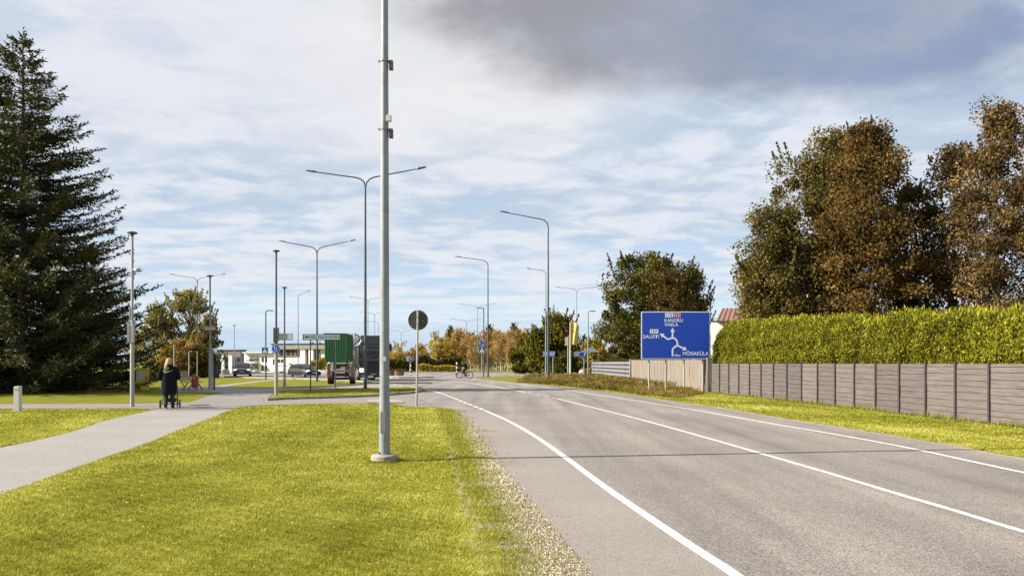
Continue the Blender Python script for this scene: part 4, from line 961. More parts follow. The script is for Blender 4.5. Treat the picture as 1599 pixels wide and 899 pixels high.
round_plate(s4, 1.6*q4, H(560.3, 92), 4.3*q4, -.08, M_blued); mb = MB(); zc = H(560.3, 92); ribbon(mb, [(1.6*q4-.13, zc+.13), (1.6*q4+.12, zc-.12)], .08, -.0865); mb.build('arrow', M_signw, s4)
mb = MB(); mb.box(-3.6*q4, 0, H(560, 92), 4.4*q4, .15, 7.5*q4); mb.build('side_box', M_galvl, s4, bevel=.02)
def info(label, x0, x1, y0, y1, Z, posts, seed, base_y=None):
    o = thing('info_sign', label, 'road sign', (X((x0+x1)/2, Z), Z, 0)); q_ = Z/FX; w = (x1-x0)*q_; h = (y1-y0)*q_; zc = H((y0+y1)/2, Z); xm = (x0+x1)/2
    for p in posts: mb = MB(); mb.tube([((p-xm)*q_, .05, 0), ((p-xm)*q_, .05, H(y0+1, Z))], .045, 8); mb.build('post', M_galvl, o)
    mb = MB(); mb.box(0, 0, zc, w, .03, h); mb.build('board', M_signw, o); mb = MB(); mb.box(0, -.02, zc, w*.95, .006, h*.86); mb.build('plate', M_blue if seed == 2 else mat('sign_azure', (.03, .16, .42), .4), o)
    mb = MB()
    mb.box(-w*.24, -.026, zc+h*.18, w*.36, .004, h*.14); mb.box(-w*.26, -.026, zc-h*.16, w*.32, .004, h*.14); mb.build('text_rows', M_signw, o)
    mb = MB(); ribbon(mb, [(w*.30, zc-h*.3), (w*.36, zc+h*.05), (w*.42, zc+h*.3)], h*.2, -.027); mb.box(w*.15, -.026, zc, w*.12, .004, h*.45) if seed == 1 else None; mb.build('symbol', M_signw, o); return o
info('light blue and white direction board behind the two close lamp poles', 848.5, 867.2, 548.5, 556.3, 84, (864,), 1)
info('dark blue direction board with a white arrow next to the flagpole', 897, 916.5, 549.2, 556.5, 84, (912.5,), 2)

# ------------------------------------------------------------------ fences and walls
M_plank = mat('fence_board', (.115, .096, .090), .8, var=.3, scale=3, bump=.4, bscale=30, stretch=(.6, .6, 9), dirt=(.155, .132, .12), dscale=1.3)
def panel_variation(m):
    N = m.node_tree.nodes; L = m.node_tree.links; b = N['Principled BSDF']; src = b.inputs['Base Color'].links[0].from_socket; oi = N.new('ShaderNodeObjectInfo')
    r = ramp(N, L, oi.outputs['Random'], [(0, (.80, .80, .82)), (1, (1.14, 1.12, 1.08))]); L.new(mixc(N, L, 1.0, src, r, 'MULTIPLY'), b.inputs['Base Color'])
panel_variation(M_plank)
M_fpost = mat('fence_post', (.045, .038, .038), .8, var=.2)
def board_fence():
    A, B = Vector((10.47, 40.35)), Vector((12.98, 9.1)); d = B-A; n = 24; L = d.length/n; ang = math.atan2(d.y, d.x)
    o = thing('board_fence', 'long dark grey horizontal board fence along the right verge', 'fence', (A.x, A.y, 0), ang); r = random.Random(9)
    for i in range(n+1):
        mb = MB(); mb.box(i*L, -.02, .79, .065, .075, 1.58); mb.build('post', M_fpost, o)
        if i == n: break
        mb = MB(); z = .04
        while z < 1.5:
            h = r.choice((.14, .17, .185, .2)); h = min(h, 1.545-z)
            if 1.545-z-h < .05: h = 1.545-z
            mb.box(i*L+L/2, r.uniform(-.004, .008), z+h/2-.004, L-.065, .022, h-.012); z += h
        mb.box(i*L+L/2, .022, .79, L-.07, .012, 1.48)
        mb.build('panel', M_plank, o)
    return o
board_fence()
M_oldwood = mat('weathered_wood', (.235, .195, .155), .9, var=.2, scale=2.5, bump=.4, bscale=20, stretch=(7, 7, .5), dirt=(.10, .078, .06), dscale=1.1)
def old_wall():
    A, B = Vector((9.37, 60.5)), Vector((10.42, 40.7)); d = B-A; ang = math.atan2(d.y, d.x); L = d.length
    o = thing('wooden_wall', 'weathered pale wall of upright boards behind the blue direction board', 'fence', (A.x, A.y, 0), ang); r = random.Random(5)
    n = 11; w = L/n
    for i in range(n):
        mb = MB(); k = 10
        for j in range(k):
            hh = 1.72+.08*(1-i/n)+r.uniform(-.02, .02); mb.box(i*w+(j+.5)*w/k, r.uniform(-.008, .008), hh/2+.01, w/k-.006, .025, hh)
        mb.build('board_panel', M_oldwood, o)
    for i in (0, n):
        mb = MB(); mb.box(i*w, -.03, .93, .16 if i else .35, .14, 1.87); mb.build('post', M_oldwood, o)
old_wall()
def slat_fence():
    A, B = Vector((8.95, 86)), Vector((9.36, 60.9)); d = B-A; ang = math.atan2(d.y, d.x); L = d.length; m = mat('grey_white_slat', (.19, .19, .195), .7, var=.12, scale=2)
    o = thing('slat_fence', 'pale horizontal slat fence with gaps at the left of the wooden wall', 'fence', (A.x, A.y, 0), ang); n = 10; w = L/n
    for i in range(n+1): mb = MB(); mb.box(i*w, .04, .9, .10, .10, 1.8); mb.build('post', M_fpost, o)
    for i in range(n):
        mb = MB()
        for j in range(5): mb.box(i*w+w/2, -.03, .22+j*.34, w-.004, .03, .21)
        mb.build('slat_panel', m, o)
        mb = MB(); mb.box(i*w+w/2, .03, .88, w-.12, .02, 1.6); mb.build('backing', M_fpost, o)
slat_fence()
# ------------------------------------------------------------------ buildings
M_render = mat('white_render', (.78, .76, .73), .85, var=.04, scale=1.5, bump=.15)
M_gfac = mat('grey_facade', (.135, .125, .125), .8, var=.12, scale=1)
M_brown = mat('brown_facade', (.24, .115, .085), .8, var=.25, scale=1, stretch=(.3, .3, 4))
M_band = mat('grey_band', (.27, .245, .235), .8, var=.08, scale=.6)
def window(o, x, z, w, h, y, mf=None):
    f = MB(); f.box(x, y-.02, z, w, .06, h); ob = f.build('window', mf or M_fpost, o)
    g = MB(); 
    for s in (-1, 1): g.box(x+s*w*.245, y-.056, z, w*.43, .012, h*.88)
    g.build('pane', M_glass, ob)
def b_left():
    Z = 214; q_ = Z/FX; z0 = -2.2; o = thing('apartment_block', 'dark grey two-storey block with white pillars behind the grey car', 'building', (X(362, Z), Z, z0), R(-17)); hh = H(547, Z)-z0
    w = 44*q_; mb = MB(); mb.box(-1.0, 1.2, hh/2, w, 2.4, hh); mb.build('wall', M_gfac, o); mb = MB(); mb.box(-1.0, 1.2, hh+.12, w+.5, 2.8, .24); mb.build('roof', M_fpost, o)
    for px in (346.8, 361.5): mb = MB(); mb.box((px-362)*q_, -.25, (H(555, Z)-z0)/2, 5.6*q_, .5, H(555, Z)-z0); mb.build('pillar', M_render, o)
    for px in (354, 374.5):
        for py in (561.5, 573.5): window(o, (px-362)*q_, H(py, Z)-z0, 6.5*q_, 8*q_, -.0)
def b_mid():
    Z = 205; q_ = Z/FX; z0 = -2.2; o = thing('apartment_block', 'white flat-roofed block with balconies between the grey car and the round blue sign', 'building', (X(405, Z), Z, z0), R(-17)); hh = H(551, Z)-z0
    mb = MB(); mb.box(0, 4, hh/2, 54*q_, 8, hh); mb.build('wall', M_render, o); mb = MB(); mb.box(0, 3.6, hh+.15, 54*q_, 9, .3); mb.build('roof', mat('roof_pale', (.55, .56, .58), .7), o)
    for py in (561, 574):
        mb = MB(); mb.box((396-405)*q_, -.08, H(py-1, Z)-z0, 16*q_, .2, 8.5*q_); mb.build('balcony_recess', M_gfac, o)
        mb = MB(); mb.box((396-405)*q_, -.9, H(py+4.6, Z)-z0, 17*q_, 1.6, .25); mb.build('balcony_slab', M_render, o)
        mb = MB()
        for k in range(18): mb.box((388.5-405+k*.9)*q_, -1.6, H(py+2.6, Z)-z0, .05, .05, 3.6*q_)
        mb.box((396-405)*q_, -1.6, H(py+.8, Z)-z0, 16.5*q_, .06, .08); mb.build('railing', M_fpost, o)
        window(o, (391-405)*q_, H(py, Z)-z0, 5*q_, 6.5*q_, -.19, M_render); window(o, (400-405)*q_, H(py, Z)-z0, 5*q_, 6.5*q_, -.19, M_render)
        for px in (411.5, 417.5): window(o, (px-405)*q_, H(py, Z)-z0, 3.6*q_, 8*q_, -.02)
    window(o, (432-405)*q_, H(566, Z)-z0, 4*q_, 11*q_, -.02)
def b_right():
    Z = 180; q_ = Z/FX; z0 = -2.2; o = thing('office_building', 'long low building with grey roof band and brown upper wall left of the green container', 'building', (X(470, Z), Z, z0), R(-17))
    xa, xb = 424, 521; cx = ((xa+xb)/2-470)*q_; w = (xb-xa)*q_; hh = H(545, Z)-z0
    mb = MB(); mb.box(cx, 5, hh/2, w, 10, hh); mb.build('wall', M_render, o)
    mb = MB(); mb.box(cx, 4.6, H(541, Z)-z0, w+.8, 11, 8*q_); mb.build('roof_band', M_band, o); mb = MB(); mb.box(cx, 4.6, H(536.6, Z)-z0, w+1.2, 11.4, .12); mb.build('roof_edge', M_fpost, o)
    mb = MB(); mb.box((446-470)*q_, -.1, H(550.5, Z)-z0, 44*q_, .35, 10.5*q_); mb.build('upper_cladding', M_brown, o)
    for px, w2 in ((436, 6), (449, 6), (457, 4), (464, 3)): window(o, (px-470)*q_, H(550.5, Z)-z0, w2*q_, 8*q_, -.28)
    for px in (476.3, 491): mb = MB(); mb.box((px-470)*q_, -.35, (H(545, Z)-z0)/2, 8.2*q_, .7, H(545, Z)-z0); mb.build('pillar', M_render, o)
    for px in (483.6, 500): mb = MB(); mb.box((px-470)*q_, -.06, H(560, Z)-z0, 5*q_ if px < 490 else 9*q_, .14, 30*q_); mb.build('glazed_bay', M_gfac, o)
    for px in (430, 437): window(o, (px-470)*q_, H(566, Z)-z0, 5*q_, 11*q_, -.02)
    for px in (475.5, 479.5, 487, 492): mb = MB(); mb.box((px-470)*q_, 3, H(534.6, Z)-z0, 1.2*q_, .4, 3*q_); mb.build('roof_vent', M_fpost, o)
b_left(); b_mid(); b_right()
def house():
    Z = 62; o = thing('house', 'white rendered house with a red-brown tiled roof behind the blue sign and hedge', 'house', (X(1112, Z), Z, 0), R(-14))
    W = 13; D = 9; h = H(501.5, Z); mb = MB(); mb.box(W/2, D/2, h/2, W, D, h); mb.build('wall', M_render, o)
    M_tile = mat('roof_tile', (.22, .12, .088), .85, var=.3, scale=9, bump=.5, bscale=9); rh = 1.25
    mb = MB(); mb.add([(.3, -.4, h-.02), (W+.4, -.4, h-.02), (W-.6, D*.35, h+rh), (.9, D*.35, h+rh), (.3, D+.4, h-.02), (W+.4, D+.4, h-.02), (W-.6, D*.65, h+rh), (.9, D*.65, h+rh)], [(0, 1, 2, 3), (4, 7, 6, 5), (0, 3, 7, 4), (1, 5, 6, 2), (3, 2, 6, 7), (0, 4, 5, 1)])
    rf = mb.build('roof', M_tile, o)
    mb = MB()
    for k in range(34): mb.tube([(.45+k*.37, -.36, h+.03), (.95+k*.34, D*.35, h+rh+.02)], .035, 5)
    mb.build('tile_ridges', M_tile, rf)
    mb = MB(); mb.box(W/2+.1, -.42, h-.05, W+.2, .12, .12); mb.build('gutter', M_fpost, o)
    for x in (2.2, 6, 9.5): window(o, x, 3.9, 1.3, 1.2, 0)
house()
mb = MB(); mb.add([(-1.3, -1.0, 0), (1.3, -1.0, 0), (1.3, 1.0, 0), (-1.3, 1.0, 0), (.3, 0, .6), (.4, 0, .6)], [(0, 1, 5, 4), (1, 2, 5), (2, 3, 4, 5), (3, 0, 4), (0, 3, 2, 1)])
ct = thing('garden_canopy', 'white garden canopy roof showing over the far slatted fence', 'canopy', (X(920, 100), 100, 0)); mb.build('canopy_roof', M_white, ct, loc=(0, 0, H(549.5, 100)))
for a in (-1.2, 1.2):
    for b in (-.9, .9): mb = MB(); mb.cyl((a, b, 0), (a, b, H(549.4, 100)), .04, n=8); mb.build('post', M_white, ct)
# ------------------------------------------------------------------ vehicles
def wheel(parent, x, y, r, w=.22, name='wheel'):
    t = MB(); t.tube([(x-w/2, y, r), (x-w/2+.02, y, r), (x+w/2-.02, y, r), (x+w/2, y, r)], [r*.93, r, r, r*.93], 24); wo = t.build(name, M_rubber, parent, smooth=True)
    s = 1 if x > 0 else -1; m = MB(); m.cyl((x+s*(w/2-.01), y, r), (x+s*(w/2+.012), y, r), r*.62, n=20); m.build('rim', mat('alloy', (.42, .42, .43), .35, .7), wo); return wo
def car(label, colour, x, y, rz, s=1.0):
    o = thing('parked_car' if 'parked' in label else 'car', label, 'car', (x, y, 0), rz); o.scale = (s, s, s)
    paint = mat('car_paint_'+colour[0], colour[1], .45, .0, var=.05, coat=.15)
    def secs(S):                                   # (y, z0, z1, half width low, half width high)
        mb = MB(); vs = []
        for (yy, z0, z1, a, b) in S: vs += [(-a, yy, z0), (a, yy, z0), (a*1.01, yy, (z0+z1)*.55), (b, yy, z1), (-b, yy, z1), (-a*1.01, yy, (z0+z1)*.55)]
        n = len(S); fs = [tuple(range(6)), tuple((n-1)*6+k for k in range(5, -1, -1))]+[(i*6+k, i*6+(k+1) % 6, (i+1)*6+(k+1) % 6, (i+1)*6+k) for i in range(n-1) for k in range(6)]
        return mb.add(vs, fs)
    secs([(-2.3, .32, .70, .78, .72), (-2.2, .24, .80, .88, .80), (-1.5, .22, .93, .92, .84), (-.85, .22, .98, .93, .86), (1.3, .22, 1.0, .93, .86), (2.1, .26, .98, .90, .82), (2.28, .36, .85, .84, .78)]).build('body', paint, o, bevel=.05)
    secs([(-.95, .97, 1.0, .82, .80), (-.25, .97, 1.42, .80, .62), (.3, .97, 1.50, .80, .62), (1.4, .97, 1.46, .80, .61), (2.05, .97, 1.02, .80, .76)]).build('roof', paint, o, bevel=.03)
    g = MB(); g.add([(-.72, -.93, 1.02), (.72, -.93, 1.02), (.57, -.31, 1.40), (-.57, -.31, 1.40)], [(0, 1, 2, 3)]); g.v = [(a, b-.02, c+.02) for a, b, c in g.v]; g.build('windscreen', M_glass, o)
    for sd in (-1, 1):
        for (y0, y1, y2, y3) in ((-.70, .35, .35, -.15), (.42, 1.65, 1.25, .42)):
            g = MB(); g.add([(sd*.825, y0, 1.03), (sd*.825, y1, 1.03), (sd*.655, y2, 1.42), (sd*.655, y3, 1.40)], [(0, 1, 2, 3)]); g.build('side_window', M_glass, o)
        l = MB(); l.box(sd*.66, -2.22, .70, .34, .12, .15); l.build('headlight', mat('lamp_glass', (.85, .87, .9), .15, 0, var=.02, coat=1, emit=1.2 if 'grey car' in label else .5), o, bevel=.03)
        m = MB(); m.box(sd*.98, -.62, 1.04, .2, .1, .14); m.build('mirror', paint, o, bevel=.03)
        for yy in (-1.4, 1.4): wheel(o, sd*.80, yy, .34)
        l = MB(); l.box(sd*.68, 2.26, .82, .25, .06, .16); l.build('tail_light', M_red, o)
    g = MB(); g.box(0, -2.285, .60, .85, .05, .20); g.box(0, -2.25, .36, 1.4, .06, .14); g.build('grille', M_black, o); p = MB(); p.box(0, -2.315, .52, .50, .02, .11); p.build('number_plate', M_white, o)
    return o
Zc = 92; car('dark grey car coming towards the camera left of the crossing sign', ('grey', (.09, .10, .125)), X(379.5, Zc), Zc, R(17), 1.08)
Zc = 86; car('black car turning near the thin sign posts with its side visible', ('black', (.006, .006, .008)), X(475.5, Zc), Zc, R(43), 1.0)
Zc = 128; car('white parked car behind the black car', ('white', (.75, .75, .74)), X(450, Zc), Zc, R(80), 1.15).location.z = -.1

def dark_truck():
    Z = 68.5; o = thing('truck', 'dark grey heavy truck facing the camera behind the nearest lamp poles', 'truck', (X(578, Z), Z, 0), R(24))
    P1 = mat('truck_paint', (.03, .031, .037), .35, .2, var=.08, coat=.4)
    W = 2.55
    mb = MB(); mb.prism([(-W/2, .45), (W/2, .45), (W/2, 3.6), (W/2-.08, 3.9), (-W/2+.08, 3.9), (-W/2, 3.6)], -1.1, 1.1); mb.build('cab', P1, o, bevel=.08)
    mb = MB(); mb.prism([(-1.12, 3.25), (1.12, 3.25), (1.1, 3.98), (-1.1, 3.98)], -1.32, -.9); mb.build('sun_visor', mat('visor', (.085, .085, .095), .4), o, bevel=.04)
    mb = MB(); mb.add([(-1.17, -1.125, 1.95), (1.17, -1.125, 1.95), (1.12, -1.115, 3.22), (-1.12, -1.115, 3.22)], [(0, 1, 2, 3)]); mb.build('windscreen', M_glass, o)
    mb = MB(); mb.box(0, -1.15, 2.72, 2.3, .02, .05); mb.box(0, -1.16, 1.86, 2.35, .05, .05); mb.build('trim_strip', M_galv, o)
    for a in (-.6, .3): mb = MB(); mb.tube([(a, -1.15, 1.95), (a+.7, -1.15, 2.3)], .018, 5); mb.build('wiper', M_galv, o)
    mb = MB()
    for k in range(5): mb.box(0, -1.13, 1.0+k*.17, 1.7, .05, .09)
    mb.build('grille', M_black, o)
    mb = MB(); mb.box(0, -1.12, .52, W, .35, .42); mb.build('bumper', P1, o, bevel=.05)
    for s in (-1, 1):
        mb = MB(); mb.box(s*1.0, -1.18, .95, .34, .12, .32); mb.build('headlight', mat('lamp_glass', (.85, .87, .9), .15), o, bevel=.04)
        mb = MB(); mb.box(s*1.0, -1.3, .50, .22, .03, .14); mb.build('fog_light', M_galvl, o)
        mb = MB(); mb.tube([(s*W/2, -.9, 3.45), (s*(W/2+.28), -1.15, 3.4), (s*(W/2+.3), -1.18, 2.5), (s*W/2, -.95, 2.35)], .03, 6); mi = mb.build('mirror_arm', M_galv, o)
        mb = MB(); mb.box(s*(W/2+.28), -1.2, 2.95, .24, .1, .62); mb.build('mirror', M_black, mi, bevel=.03)
        mb = MB(); mb.add([(s*(W/2+.004), -.85, 2.0), (s*(W/2+.004), .3, 2.0), (s*(W/2+.004), .3, 3.1), (s*(W/2+.004), -.7, 3.1)], [(0, 1, 2, 3)]); mb.build('side_window', M_glass, o)
        mb = MB(); n = 10; pts = [(s*(W/2-.02), -.15+.66*math.cos(math.pi*k/n), .5+.66*math.sin(math.pi*k/n)) for k in range(n+1)]; mb.tube(pts, .05, 6); mb.build('wheel_arch', M_galvl, o)
        for yy in (-.15, 3.4, 4.7): wheel(o, s*(W/2-.17), yy, .52, .32)
        mb = MB(); mb.tube([(s*(W/2-.2), 1.3, 3.1), (s*(W/2-.25), 1.3, 4.1)], .07, 8); mb.build('exhaust', M_galv, o)
    mb = MB(); mb.box(0, -1.31, .60, .52, .02, .12); mb.build('number_plate', M_galvl, o)
    mb = MB(); mb.box(-.25, -1.335, .38, .5, .03, .22); mb.build('front_card', M_white, o)
    mb = MB(); mb.box(0, 3.2, .85, .9, 6.0, .3); mb.build('chassis', M_black, o)
    mb = MB(); mb.prism([(-1.15, 1.15), (1.15, 1.15), (1.27, 3.75), (-1.27, 3.75)], 1.6, 6.3); mb.build('tipper_body', mat('tipper', (.085, .085, .09), .5, .3, var=.2), o, bevel=.03)
    # folded grab crane between cab and body, reaching over the left side
    G = mat('crane_grey', (.22, .22, .21), .5, .3, var=.25)
    mb = MB(); mb.tube([(-1.4, -1.5, 1.1), (-1.75, -1.6, 1.9), (-1.7, -1.6, 2.6), (-1.85, -1.6, 3.1)], [.22, .28, .22, .14], 8); mb.box(-1.7, -1.6, 1.75, .6, .5, .8); cr = mb.build('crane_arm', G, o, bevel=.03)
    for sg_ in (-1, 1):
        mb = MB(); mb.tube([(-1.85, -1.65, 2.95), (-1.85+sg_*.5, -1.7, 3.15), (-1.85+sg_*.74, -1.75, 3.55), (-1.85+sg_*.38, -1.75, 3.95), (-1.85+sg_*.05, -1.75, 4.1)], [.09, .11, .11, .08, .05], 6); mb.build('grab_claw', M_galvl, cr, smooth=True)
    mb = MB(); mb.tube([(-1.35, -1.9, 1.2), (-2.0, -1.9, 2.3), (-1.8, -1.85, 3.1)], .04, 6); mb.build('hydraulic_hose', M_galvl, cr)
dark_truck()
def hook_truck():
    Z = 57; q_ = Z/FX; o = thing('hooklift_truck', 'rear end of a rusty-brown hooklift truck standing at the grass edge beneath the green container', 'truck', (X(532.5, Z), Z, 0), R(8))
    Br = mat('rusty_chassis', (.20, .12, .085), .8, .1, var=.5, scale=8, dirt=(.34, .26, .20), dscale=3)
    o2 = o
    for s in (-1, 1):
        mb = MB(); mb.box(s*.38, 2.0, 1.15, .12, 4.4, .30); mb.build('chassis_rail', Br, o)
        for yy in (.55, 1.7): wheel(o, s*.80, yy, .46, .34)
        mb = MB(); n = 10; pts = [(s*.82, .55+.60*math.cos(math.pi*k/n), .62+.58*math.sin(math.pi*k/n)) for k in range(n+1)]
        for a, b in zip(pts, pts[1:]): mb.add([(a[0]-.2, a[1], a[2]), (a[0]+.2, a[1], a[2]), (b[0]+.2, b[1], b[2]), (b[0]-.2, b[1], b[2])], [(0, 1, 2, 3)])
        mb.build('mudguard', M_galvl, o)
        mb = MB(); mb.box(s*.86, .02, 1.0, .24, .14, 1.1); mb.build('rear_pillar', Br, o, bevel=.02)
        mb = MB(); mb.box(s*.72, -.06, .62, .22, .06, .14); mb.build('tail_light', M_red, o, bevel=.01)
        mb = MB(); mb.tube([(s*.5, .1, 1.2), (s*.45, .5, 1.75)], .09, 8); mb.build('roller_arm', Br, o)
    mb = MB(); mb.box(0, -.02, .42, 1.85, .14, .2); mb.box(0, .1, .75, 1.2, .1, .35); mb.build('bumper_bar', M_black, o, bevel=.02)
    mb = MB(); mb.box(-.05, -.12, .98, .74, .03, .36); mb.build('number_plate', M_white, o, bevel=.01)
    mb = MB(); mb.box(-.05, -.137, .99, .6, .006, .07); mb.build('plate_marks', M_red, o)
    mb = MB(); mb.box(0, 2, 1.4, .8, 4, .2); mb.build('subframe', M_black, o)
    Gn = mat('container_green', (.04, .19, .07), .5, .05, var=.2, scale=3, dirt=(.12, .15, .08), dscale=1.5)
    c = thing('waste_container', 'green ribbed steel container carried on the hooklift truck', 'container', (X(524, Z), Z+.1, 1.62), R(6)); w = 33*q_*1.03; h = H(521.5, Z)-1.62
    mb = MB(); mb.prism([(-w/2+.06, 0), (w/2-.06, 0), (w/2, .3), (w/2, h), (-w/2, h), (-w/2, .3)], 0, 4.6); mb.build('shell', Gn, c, bevel=.015)
    for k in range(9): mb = MB(); mb.box(-w/2+w*(k+.5)/9, -.05, h*.52, .075, .10, h*.93); mb.build('rib', Gn, c)
    for k in range(9): mb = MB(); mb.box(w/2+.03, .25+.5*k, h*.52, .06, .07, h*.9); mb.build('rib', Gn, c)
    mb = MB(); mb.box(0, 2.3, h+.03, w+.12, 4.75, .08); mb.build('top_rail', Gn, c)
    mb = MB(); mb.box(-.02, -.075, h*.84, .24, .012, .26); mb.build('sticker', mat('pale_sticker', (.6, .75, .5), .5), c)
hook_truck()
# ------------------------------------------------------------------ street furniture
Zb = 24.8; lb = thing('marker_post', 'white square marker post with a slanted top on the left lawn', 'marker post', (X(28.5, Zb), Zb, 0))
mb = MB(); h = H(603, Zb); mb.add([(a, b, z) for z in (0, 1) for (a, b) in ((-.085, -.085), (.085, -.085), (.085, .085), (-.085, .085))], [(0, 1, 5, 4), (1, 2, 6, 5), (2, 3, 7, 6), (3, 0, 4, 7), (4, 5, 6, 7), (3, 2, 1, 0)])
mb.v = [(a, b, 0 if z == 0 else h+(.02 if a > 0 else -.01)) for a, b, z in mb.v]; mb.build('post', M_white, lb, bevel=.01); mb = MB(); mb.box(.0, -.0865, h-.1, .12, .004, .03); mb.build('marking_band', M_galv, lb)
def bollard(label, px, top, Z, hh, m1=M_white, striped=True, r=.10):
    o = thing('bollard', label, 'bollard', (X(px, Z), Z, 0)); z1 = H(top, Z); n = 5
    mb = MB(); mb.loft([(0, 0, 0, r, r), (0, 0, z1-.08, r, r), (0, 0, z1, r*.6, r*.6)], 14); mb.build('post', M_black if striped else m1, o, smooth=True)
    if striped:
        for k in range(3): mb = MB(); zz = z1-.18-k*z1*.33; mb.loft([(0, 0, zz-z1*.09, r+.006, r+.006), (0, 0, zz+z1*.07, r+.006, r+.006)], 14); mb.build('reflective_band', M_white, o)
bollard('black and white striped bollard in front of the cyclist', 714, 564.5, 100, 1)
bollard('black and white striped bollard right of the light blue board', 876.5, 566, 100, 1)
bollard('black and white striped bollard under the round keep-right sign', 641.8, 568, 91, 1, r=.07)
bollard('plain white short post between the railing and the two close lamps', 844, 572.5, 100, 1, striped=False, r=.11)
gr = thing('guard_rail', 'low pale metal railing at the far kerb left of the two close lamp poles', 'railing', (X(804, 118), 118, 0)); q5 = 118/FX
mb = MB(); mb.box(16.5*q5, 0, H(575.6, 118), 33*q5, .08, .16); mb.build('rail', M_galvl, gr)
for k in (0, 7, 13, 19, 26, 33): mb = MB(); mb.box(k*q5, 0, H(576, 118)/2, .12, .12, H(576, 118)); mb.build('post', M_galvl, gr)
def planter(label, px, Z, w, h):
    o = thing('planter', label, 'planter', (X(px, Z), Z, .13)); mb = MB(); mb.loft([(0, 0, 0, w*.42, .35), (0, 0, h*.85, w*.5, .42), (0, 0, h, w*.52, .44), (0, 0, h, w*.42, .34), (0, 0, h*.8, w*.4, .32)], 20); mb.build('tub', mat('brown_tub', (.16, .10, .07), .8, var=.3), o)
    rg = np.random.default_rng(int(px)); n = 260; Cn = np.stack([rg.normal(0, w*.2, n), rg.normal(0, .15, n), h+rg.random(n)*.22], 1); obj('plants', quads('plants', leafquads(Cn, .12, rg), np.clip(rg.normal(.4, .25, n), 0, 1), G_olive), o)
planter('brown round planter on the splitter island', 624, 88, 1.15, .55); planter('brown planter half hidden behind the nearest pole', 611, 89, .9, .5)
def boulder(label, px, Z, w, h, seed):
    r = random.Random(seed); bm = bmesh.new(); bmesh.ops.create_icosphere(bm, subdivisions=2, radius=1)
    for v in bm.verts: k = 1+r.uniform(-.12, .12); v.co = Vector((v.co.x*w/2*k, v.co.y*w*.4*k, max(-.2, v.co.z)*h*.75*k+h*.2))
    me = bpy.data.meshes.new('boulder'); bm.to_mesh(me); bm.free(); me.materials.append(mat('granite', (.34, .29, .25), .9, var=.3, scale=4, bump=.6)); o = obj('boulder', me, None, (X(px, Z), Z, .0)); tag(o, label, 'boulder')
boulder('large reddish boulder at the foot of the dark blue direction board', 910, 82, 1.1, .95, 1)
boulder('pale boulder just left of the flagpole foot', 884, 86, .7, .5, 2); boulder('small pale boulder between the flagpole and the striped bollard', 879, 88, .5, .4, 3); boulder('pale boulder between the large reddish boulder and the flagpole', 898, 85, .6, .6, 4)
boulder('low rounded pale boulder near the white pillars of the grey block', 352, 104, 1.3, .9, 5)
fl = thing('flagpole', 'white flagpole with a bright yellow flag beyond the weedy bank', 'flagpole', (X(891, 88), 88, 0)); q6 = 88/FX
mb = MB(); mb.tube([(0, 0, 0), (0, 0, H(503, 88))], [.10, .06], 12); mb.build('pole', M_white, fl, smooth=True)
mb = MB(); n = 16; k = 12; vs = []
for i in range(n+1):
    for j in range(k+1):
        u, v = i/n, j/k; x_ = .08+u*13*q6*(1-.25*v); z_ = H(500+6*u+v*(38-6*u)+3*u*u, 88); vs.append((x_, .22*math.sin(u*7+v*2)*u, z_))
mb.add(vs, [(i*(k+1)+j, (i+1)*(k+1)+j, (i+1)*(k+1)+j+1, i*(k+1)+j+1) for i in range(n) for j in range(k)])
fb = mb.build('flag', mat('flag_yellow', (.78, .58, .16), .8, var=.08), fl, smooth=True); fb.modifiers.new('t', 'SOLIDIFY').thickness = .01
mb = MB(); disc(mb, 3.2*q6, H(516, 88), .16, -.05, -.03, 16); mb.build('flag_emblem', mat('flag_orange', (.6, .15, .03), .8), fl)
fl2 = thing('flagpole', 'shorter white pole standing left of the flagpole', 'flagpole', (X(887.5, 90), 90, 0)); mb = MB(); mb.tube([(0, 0, 0), (0, 0, H(526, 90))], [.08, .06], 8); mb.build('pole', M_galvl, fl2, smooth=True)
mb = MB(); mb.box(-.1, 0, H(533, 90), .45, .05, .95); mb.build('rolled_flag', mat('cream_cloth', (.6, .53, .40), .9), fl2, bevel=.02)
yb = thing('yellow_banner', 'yellow and white banner board half hidden by the spruce branches', 'banner', (X(223, 43), 43, 0)); q7 = 43/FX
mb = MB(); mb.box(0, 0, H(591.5, 43), 20*q7, .05, 34*q7); mb.build('board', mat('banner_yellow', (.75, .55, .03), .6), yb); mb = MB(); mb.box(-.05, -.03, H(586, 43), 12*q7, .004, 14*q7); mb.build('print_panel', M_white, yb)
for s in (-1, 1): mb = MB(); mb.box(s*9.8*q7, .03, .6, .05, .05, 1.25); mb.build('post', M_galv, yb)
ib = thing('info_board', 'small dark green upright info board on a post by the path', 'info board', (X(339.5, 45), 45, 0)); q8 = 45/FX
mb = MB(); mb.box(-4.3*q8, 0, H(572, 45)/2, .07, .07, H(560, 45)); mb.build('post', M_black, ib); mb = MB(); mb.box(.2*q8, -.02, H(577.8, 45), 7*q8, .04, 24*q8); mb.build('board', mat('board_green', (.012, .035, .032), .4), ib)
mb = MB(); 
for k in range(6): mb.box(.4*q8+.03*(-1)**k, -.045, H(571+k*2.2, 45), .08, .004, .03)
mb.build('print_marks', M_galv, ib)
gp = thing('globe_post', 'thin post with a small white ball on top beside the path lamp', 'post', (X(332.6, 44), 44, 0)); mb = MB(); mb.tube([(0, 0, 0), (0, 0, H(547, 44))], .035, 8); mb.build('post', M_galvl, gp); mb = MB(); mb.loft([(0, 0, H(547, 44)+.07+.07*math.sin(a), .07*math.cos(a)+.001, .07*math.cos(a)+.001) for a in [R(-90+20*k) for k in range(10)]], 14); mb.build('ball', M_white, gp, smooth=True)
